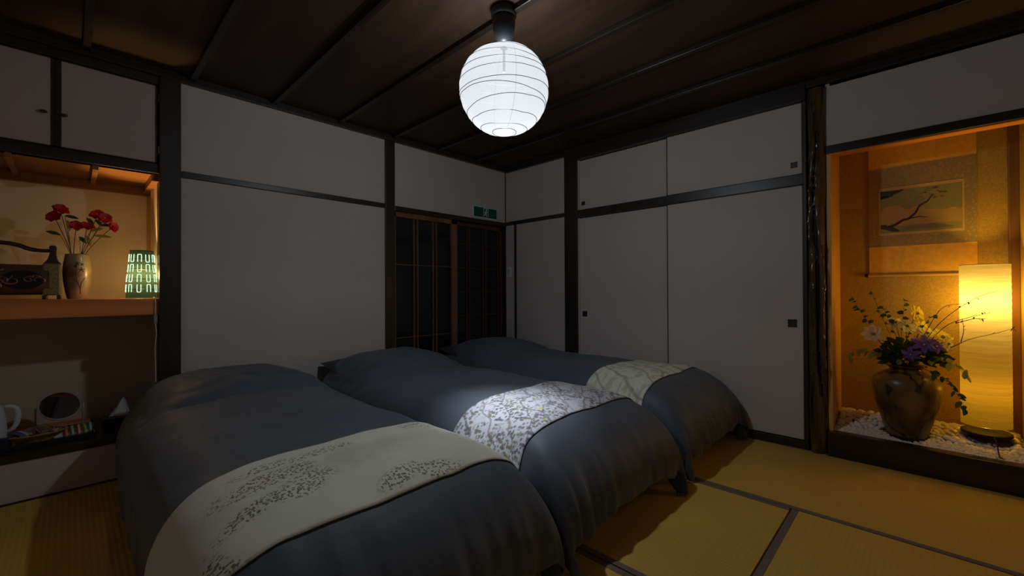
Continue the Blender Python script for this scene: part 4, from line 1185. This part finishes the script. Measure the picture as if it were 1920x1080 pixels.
dl([(0.30, 0.03), (0.25, 0.06), (0.10, 0.085), (0.0, 0.11), (-0.05, 0.15), (0.0, 0.19)], 0.0013); dl([(0.25, 0.06), (0.30, 0.09), (0.50, 0.115), (0.62, 0.12)])
dl([(0.10, 0.085), (-0.20, 0.11), (-0.35, 0.118)])
for (a, z, s) in ((0.02, 0.20, 0.012), (0.32, 0.165, 0.014), (-0.12, 0.185, 0.009), (0.36, 0.195, 0.008)):
    for k in range(5):
        g = 2 * PI * k / 5 + 0.3
        dl([(a, z), (a + s * 18 * math.cos(g) * 0.9, z + s * math.sin(g))], 0.0017)
dec.build('painted_sprig', plain('sprig_ink', (0.03, 0.02, 0.03), 0.5), vs_)
RB = [(-3.285, 0.20, SH + 0.18), (-3.262, 0.20, SH + 0.18)]
rf = [((-3.336, 0.18, 1.492), 0.036, 0, 'red flower at the top left of the shelf bouquet', (0.3, 0, 0.9)),
      ((-3.360, 0.21, 1.452), 0.036, 0, 'dark red flower reaching furthest left on the shelf', (-0.6, 0, 0.6)),
      ((-3.273, 0.19, 1.411), 0.030, 0, 'round red flower left of the middle of the shelf bouquet', (0, 0, 0.5)),
      ((-3.230, 0.18, 1.407), 0.033, 1, 'red flower right of the middle of the shelf bouquet', (0.1, 0, 1.2)),
      ((-3.187, 0.22, 1.488), 0.034, 1, 'red flower at the top right of the shelf bouquet', (-0.3, 0, 0.8)),
      ((-3.158, 0.17, 1.463), 0.034, 1, 'red flower just under the top right one', (0.2, 0, 0.5)),
      ((-3.122, 0.20, 1.418), 0.032, 1, 'bright red flower reaching furthest right on the shelf', (0.8, 0, 0.5))]
for i, (c, r, bi, lab, tl) in enumerate(rf):
    b = Vector(RB[bi]) + Vector((random.uniform(-.006, .006), random.uniform(-.006, .006), 0)); top = Vector((RB[bi][0] + (-0.002 if bi == 0 else 0.012), 0.2, SH + 0.26))
    flower('red_flower', c, face(c, tl), r, 6, petR, petY if i in (4, 5) else petR, b, top + Vector((0, 0, 0.01)), stemB, lab, 'flower', 'red flowers in the shelf vase', w=0.5, lift=0.5, curl=0.2, cr=0.16, layers=2, seed=60 + i)
lv = [((-3.336, 1.352), (-1, 0, 0.4), 0.06, leafD), ((-3.309, 1.438), (0.2, 0, -1), 0.055, leafL), ((-3.318, 1.462), (1, 0, -0.1), 0.055, leafD), ((-3.205, 1.425), (-0.6, 0, 0.9), 0.05, leafD), ((-3.195, 1.455), (0.6, 0, -0.7), 0.045, leafD),
      ((-3.262, 1.35), (0.5, 0, -0.6), 0.04, leafD), ((-3.235, 1.36), (0.3, 0, -0.9), 0.06, leafL), ((-3.20, 1.36), (1, 0, 0.05), 0.075, leafL), ((-3.215, 1.385), (1, 0, 0.5), 0.06, leafL), ((-3.17, 1.425), (1, 0, 0.1), 0.045, leafD)]
for i, ((x, z), d, L, mt) in enumerate(lv):
    bi = 0 if x < -3.27 else 1
    root = thing('leaf_stem', RB[bi], '%s leaf %s in the red bouquet' % ('yellow green' if mt is leafL else 'dark green',
        ['pointing low to the left', 'hanging under the top left flowers', 'spreading right under the top left flower', 'standing between the two right flowers', 'beside the top right flower',
         'small and low between the stems', 'broad and low in the middle', 'long, pointing low to the right', 'slanting under the right flowers', 'under the rightmost flower'][i]), 'leaf', 'leaves of the red bouquet')
    MB().tube(bez(RB[bi], (RB[bi][0] + 0.01 * (bi * 2 - 1), 0.2, SH + 0.27), (x, 0.195, z), 10), 0.0013, 5).build('stem', stemB, root)
    lm = MB(); leafm(lm, (x, 0.195, z), d, (0, -1, 0.5), L, 0.011, 0.1); lm.build('leaf', mt, root, smooth=True)

# small glazed lamp with looped cut-outs
SLx, SLy = -3.000, 0.085
sl = thing('openwork_lamp', (SLx, SLy, SH), 'small green glazed lamp with glowing loop cut-outs on the shelf', 'table lamp')
def sr_(z):
    t_ = z / 0.285
    return 0.072 + 0.003 * math.sin(PI * min(1, t_ * 1.6)) - 0.018 * t_
green = paper_shade('green_glaze', 0.07, (0.0012, 0.0022, 0.0016), (0.014, 0.030, 0.024), (0.3, 0.5, 0.3), 0.01)
MB().lathe([(sr_(z), z) for z in [0.285 * i / 30 for i in range(31)]], (SLx, SLy, SH), 48, capb=True, capt=False).build('glazed_shade', green, sl, smooth=True)
for z in (0.058, 0.118, 0.178, 0.236):
    MB().tube([(SLx + (sr_(z) + 0.0008) * math.cos(2 * PI * k / 48), SLy + (sr_(z) + 0.0008) * math.sin(2 * PI * k / 48), SH + z - 0.004) for k in range(48)], 0.0018, 5, closed=True).build('band', plain('band_dark', (0.03, 0.05, 0.035), 0.4), sl)
tg = NT('loop_glow'); e = tg.n('ShaderNodeEmission'); e.inputs[0].default_value = (0.66, 1.0, 0.62, 1); e.inputs[1].default_value = 1.3; tg.l(e.outputs[0], tg.out.inputs[0])
gl = 0
for row in range(4):
    zc = 0.036 + 0.059 * row
    z0 = 0.034 + 0.059 * row
    for k in range(10):
        a = 2 * PI * k / 10 + 0.05
        up = (k + row) % 2 == 0
        pts = []
        for i in range(15):
            t_ = i / 14
            if t_ < 0.25: uu, zz = -0.62 - 0.0 + 0.0, 0.0
            ang = PI * t_
            w = 0.0085 + 0.0065 * math.sin(ang) ** 2
            xx = -math.cos(ang) * w; zz = -0.022 + 0.044 * min(1.0, math.sin(ang) * 1.25)
            if not up: zz = -zz
            z = z0 + zz + 0.026
            pts.append((SLx + (sr_(z) + 0.0012) * math.cos(a + xx / sr_(z)), SLy + (sr_(z) + 0.0012) * math.sin(a + xx / sr_(z)), SH + z))
        MB().tube(pts, 0.0022, 5, caps=True).build('loop_cutout', tg.m, sl); gl += 1
light('small_bulb', (SLx, SLy, SH + 0.14), SHELF_LAMP_W, (1.0, 0.62, 0.20), 0.02, sl)
co = thing('lamp_cord', (-2.945, -0.02, 0.6), 'pale lamp cord with inline switch hanging beside the dark post', 'cord')
MB().tube([(-2.952, 0.03, SH + 0.006), (-2.948, -0.006, SH + 0.004), (-2.946, -0.012, SH - 0.03), (-2.947, -0.012, 0.90)], 0.0022, 6).build('upper_cord', M['white_plastic'], co)
MB().box(-2.956, -2.939, -0.020, -0.006, 0.845, 0.90).build('inline_switch', plain('beige_switch', (0.30, 0.27, 0.22), 0.5), co, bevel=0.003)
MB().tube([(-2.947, -0.012, 0.845), (-2.943, -0.012, 0.78), (-2.950, -0.010, 0.70), (-2.946, -0.01, 0.55), (-2.948, -0.01, 0.30), (-2.950, -0.01, 0.242)], 0.0022, 6).build('lower_cord', M['white_plastic'], co)

# ------------------------------------------------------------------ things on the low platform
ZP = 0.2375
kt = thing('electric_kettle', (-3.58, 0.17, ZP + 0.013), 'white electric kettle with loop handle at the left edge', 'kettle')
KX, KY = -3.585, 0.15
MB().lathe([(0.062, 0.02), (0.066, 0.03), (0.060, 0.12), (0.050, 0.19), (0.046, 0.20), (0.02, 0.212)], (KX, KY, ZP + 0.012), 40).build('body', M['white_plastic'], kt, smooth=True)
MB().lathe([(0.070, 0.0), (0.070, 0.018), (0.060, 0.022)], (KX, KY, ZP + 0.012), 40).build('base', M['grey_plastic'], kt, smooth='auto')
MB().tube([(KX + 0.045, KY, ZP + 0.205), (KX + 0.085, KY - 0.01, ZP + 0.205), (KX + 0.102, KY - 0.012, ZP + 0.185), (KX + 0.100, KY - 0.012, ZP + 0.12), (KX + 0.085, KY - 0.01, ZP + 0.085), (KX + 0.058, KY, ZP + 0.07)], [0.010, 0.012, 0.013, 0.012, 0.011, 0.009], 12).build('handle', M['white_plastic'], kt, smooth=True, subsurf=1)
tr = thing('black_tray', (-3.40, 0.15, ZP), 'black lacquer tray under the basket and tea sachets', 'tray')
MB().box(-3.70, -3.20, 0.03, 0.30, ZP, ZP + 0.006).build('tray_floor', M['lacquer'], tr)
rim = MB()
for b_ in ((-3.705, -3.695, 0.025, 0.305), (-3.205, -3.195, 0.025, 0.305)): rim.box(b_[0], b_[1], b_[2], b_[3], ZP, ZP + 0.022)
rim.box(-3.705, -3.195, 0.022, 0.032, ZP, ZP + 0.022); rim.box(-3.705, -3.195, 0.298, 0.308, ZP, ZP + 0.022)
rim.build('rim', M['lacquer'], tr, bevel=0.003)
# basket woven
bk = thing('woven_basket', (-3.425, 0.13, ZP + 0.006), 'small brown woven basket holding sachets on the tray', 'basket')
cane = plain('cane', (0.48, 0.29, 0.12), 0.6, 0.3, 60)
wv = MB()
for i in range(6):
    z = 0.004 + i * 0.008; r = 0.054 + 0.005 * i + 0.0009 * i * i
    pts = [(-3.425 + (r + 0.0018 * math.sin(k * PI / 1.5 + i * PI)) * 1.15 * math.cos(2 * PI * k / 48), 0.13 + (r + 0.0018 * math.sin(k * PI / 1.5 + i * PI)) * 0.8 * math.sin(2 * PI * k / 48), ZP + 0.006 + z) for k in range(48)]
    wv.tube(pts, 0.0042, 5, closed=True)
for k in range(24):
    a = 2 * PI * k / 24
    wv.tube([(-3.425 + r_ * 1.15 * math.cos(a), 0.13 + r_ * 0.8 * math.sin(a), ZP + 0.008 + z) for r_, z in ((0.053, 0), (0.068, 0.02), (0.085, 0.046))], 0.0025, 4)
wv.lathe([(0.001, 0.004), (0.05, 0.004)], (-3.425, 0.13, ZP + 0.006), 24, sx=1.15, sy=0.8)
wv.build('weave', cane, bk)
rn = random.Random(31)
def sachet(c, w, h, rz, tilt, mat, name, lab, cat, group, band=None):
    root = thing(name, c, lab, cat, group)
    R_ = Matrix.Rotation(rz, 3, 'Z') @ Matrix.Rotation(tilt, 3, 'X')
    rows = [[], []]
    P1 = []; P2 = []
    for j in range(9):
        a = []; b_ = []
        for i in range(9):
            s, q = -1 + i / 4, -1 + j / 4
            k = (max(0, 1 - s ** 4) * max(0, 1 - q ** 4)) ** 0.6 * 0.007 + 0.0004
            a.append(Vector(c) + R_ @ Vector((s * w / 2, q * h / 2, k))); b_.append(Vector(c) + R_ @ Vector((s * w / 2, q * h / 2, -k)))
        P1.append(a); P2.append(b_)
    MB().grid(P1).grid(P2).build('packet', mat, root, smooth=True)
    if band:
        MB().grid([[p + R_ @ Vector((0, 0, 0.0008)) for p in r[3:6]] for r in P1]).build('printed_band', band, root, smooth=True)
foil = plain('silver_foil', (0.6, 0.62, 0.68), 0.25, 0.1, 40, metal=0.9); redp = plain('red_pack', (0.45, 0.02, 0.02), 0.4); grnp = plain('green_pack', (0.03, 0.16, 0.05), 0.4)
blup = plain('blue_pack', (0.10, 0.14, 0.28), 0.4); yel = plain('yellow_pack', (0.5, 0.38, 0.06), 0.4); whp = plain('white_pack', (0.6, 0.58, 0.56), 0.5)
for i, (x, rz, mt, bd, lab) in enumerate(((-3.342, 0.1, whp, None, 'small white sachet beside the basket'), (-3.312, 0.2, redp, yel, 'red sachet with yellow band left of the green ones'), (-3.288, 0.15, grnp, whp, 'green sachet between the red ones'),
                                     (-3.262, 0.1, redp, whp, 'red sachet with white band, third from the right'), (-3.238, 0.2, grnp, yel, 'green sachet, last but one in the row'), (-3.216, 0.1, grnp, whp, 'green sachet with pale edge at the tray end'))):
    sachet((x, 0.135 + 0.004 * i, ZP + 0.026), 0.034, 0.062, rz, 0.75, mt, 'tea_sachet', lab, 'sachet', 'tea sachets on the tray', bd)
for i, (x, y, z, rz, mt, lab) in enumerate(((-3.400, 0.125, 0.066, 0.5, foil, 'crinkled silver sachet on top of the basket'), (-3.440, 0.13, 0.060, -0.4, foil, 'silver sachet lying left in the basket'), (-3.470, 0.12, 0.056, 0.9, blup, 'bluish sachet at the left end of the basket'))):
    sachet((x, y, ZP + z), 0.05, 0.06, rz, 0.4, mt, 'snack_sachet', lab, 'sachet', 'sachets in the basket', whp if i == 2 else None)
cp = MB().lathe([(0.026, 0.0), (0.03, 0.003), (0.036, 0.05), (0.038, 0.058), (0.035, 0.056), (0.028, 0.008)], (-3.535, 0.10, ZP + 0.006), 28).build('tea_cup', plain('blue_cup', (0.05, 0.065, 0.09), 0.3), origin=(-3.535, 0.10, ZP + 0.006), smooth=True)
tag(cp, 'dark bluish cup on the tray in front of the kettle', 'cup')
# mirror
mi = thing('table_mirror', (-3.345, 0.235, ZP), 'round white framed swivel mirror standing on the low platform', 'mirror')
mc = Vector((-3.336, 0.20, 0.400)); q = Vector((0, 0, 1)).rotation_difference(Vector((0.15, -0.80, 0.58)).normalized())
rimw = plain('mirror_rim_white', (0.42, 0.38, 0.36), 0.4)
MB().tube([mc + q @ Vector((0.083 * math.cos(2 * PI * k / 48), 0.083 * math.sin(2 * PI * k / 48), 0)) for k in range(48)], 0.0045, 8, closed=True).build('rim', rimw, mi, smooth=True)
gm_ = NT('mirror_glass'); MBm = gm_.pbr((0.75, 0.73, 0.73), 0.03, None, 1.0)
MB().lathe([(0.001, 0.0015), (0.081, 0.0015), (0.081, -0.002), (0.001, -0.002)], mc, 48, axis=q).build('glass', MBm, mi)
fk = [(-3.428, 0.20, 0.40), (-3.428, 0.215, 0.33), (-3.428, 0.225, ZP + 0.02), (-3.415, 0.23, ZP + 0.006), (-3.26, 0.23, ZP + 0.006), (-3.245, 0.225, ZP + 0.02), (-3.245, 0.215, 0.33), (-3.245, 0.20, 0.40)]
MB().tube(fk, 0.004, 8).build('stand', rimw, mi, smooth=True)
# tissue box + black case
tb = thing('tissue_box', (-3.075, 0.22, ZP), 'flat black tissue box with a white tissue pulled up', 'tissue box')
MB().box(-3.165, -2.975, 0.14, 0.27, ZP, ZP + 0.055).build('box', M['lacquer'], tb, bevel=0.006)
ts = MB(); tip = Vector((-3.072, 0.205, ZP + 0.165))
ring = []
for k in range(25):
    a = 2 * PI * k / 24
    ring.append(Vector((-3.075 + 0.058 * math.cos(a) * (1 + 0.10 * math.sin(5 * a)), 0.205 + 0.026 * math.sin(a) * (1 + 0.25 * math.sin(4 * a)), ZP + 0.056)))
rows = []
for i in range(9):
    t_ = i / 8
    rows.append([p.lerp(tip, t_ ** 0.9) + Vector((0.004 * math.sin(6 * t_ + k) * (1 - t_), 0.006 * math.sin(9 * t_ + 1.7 * k) * (1 - t_), 0)) for k, p in enumerate(ring)])
ts.grid(rows); ts.build('tissue', plain('tissue_white', (0.62, 0.60, 0.66), 0.9, 0.02), tb, smooth=True)
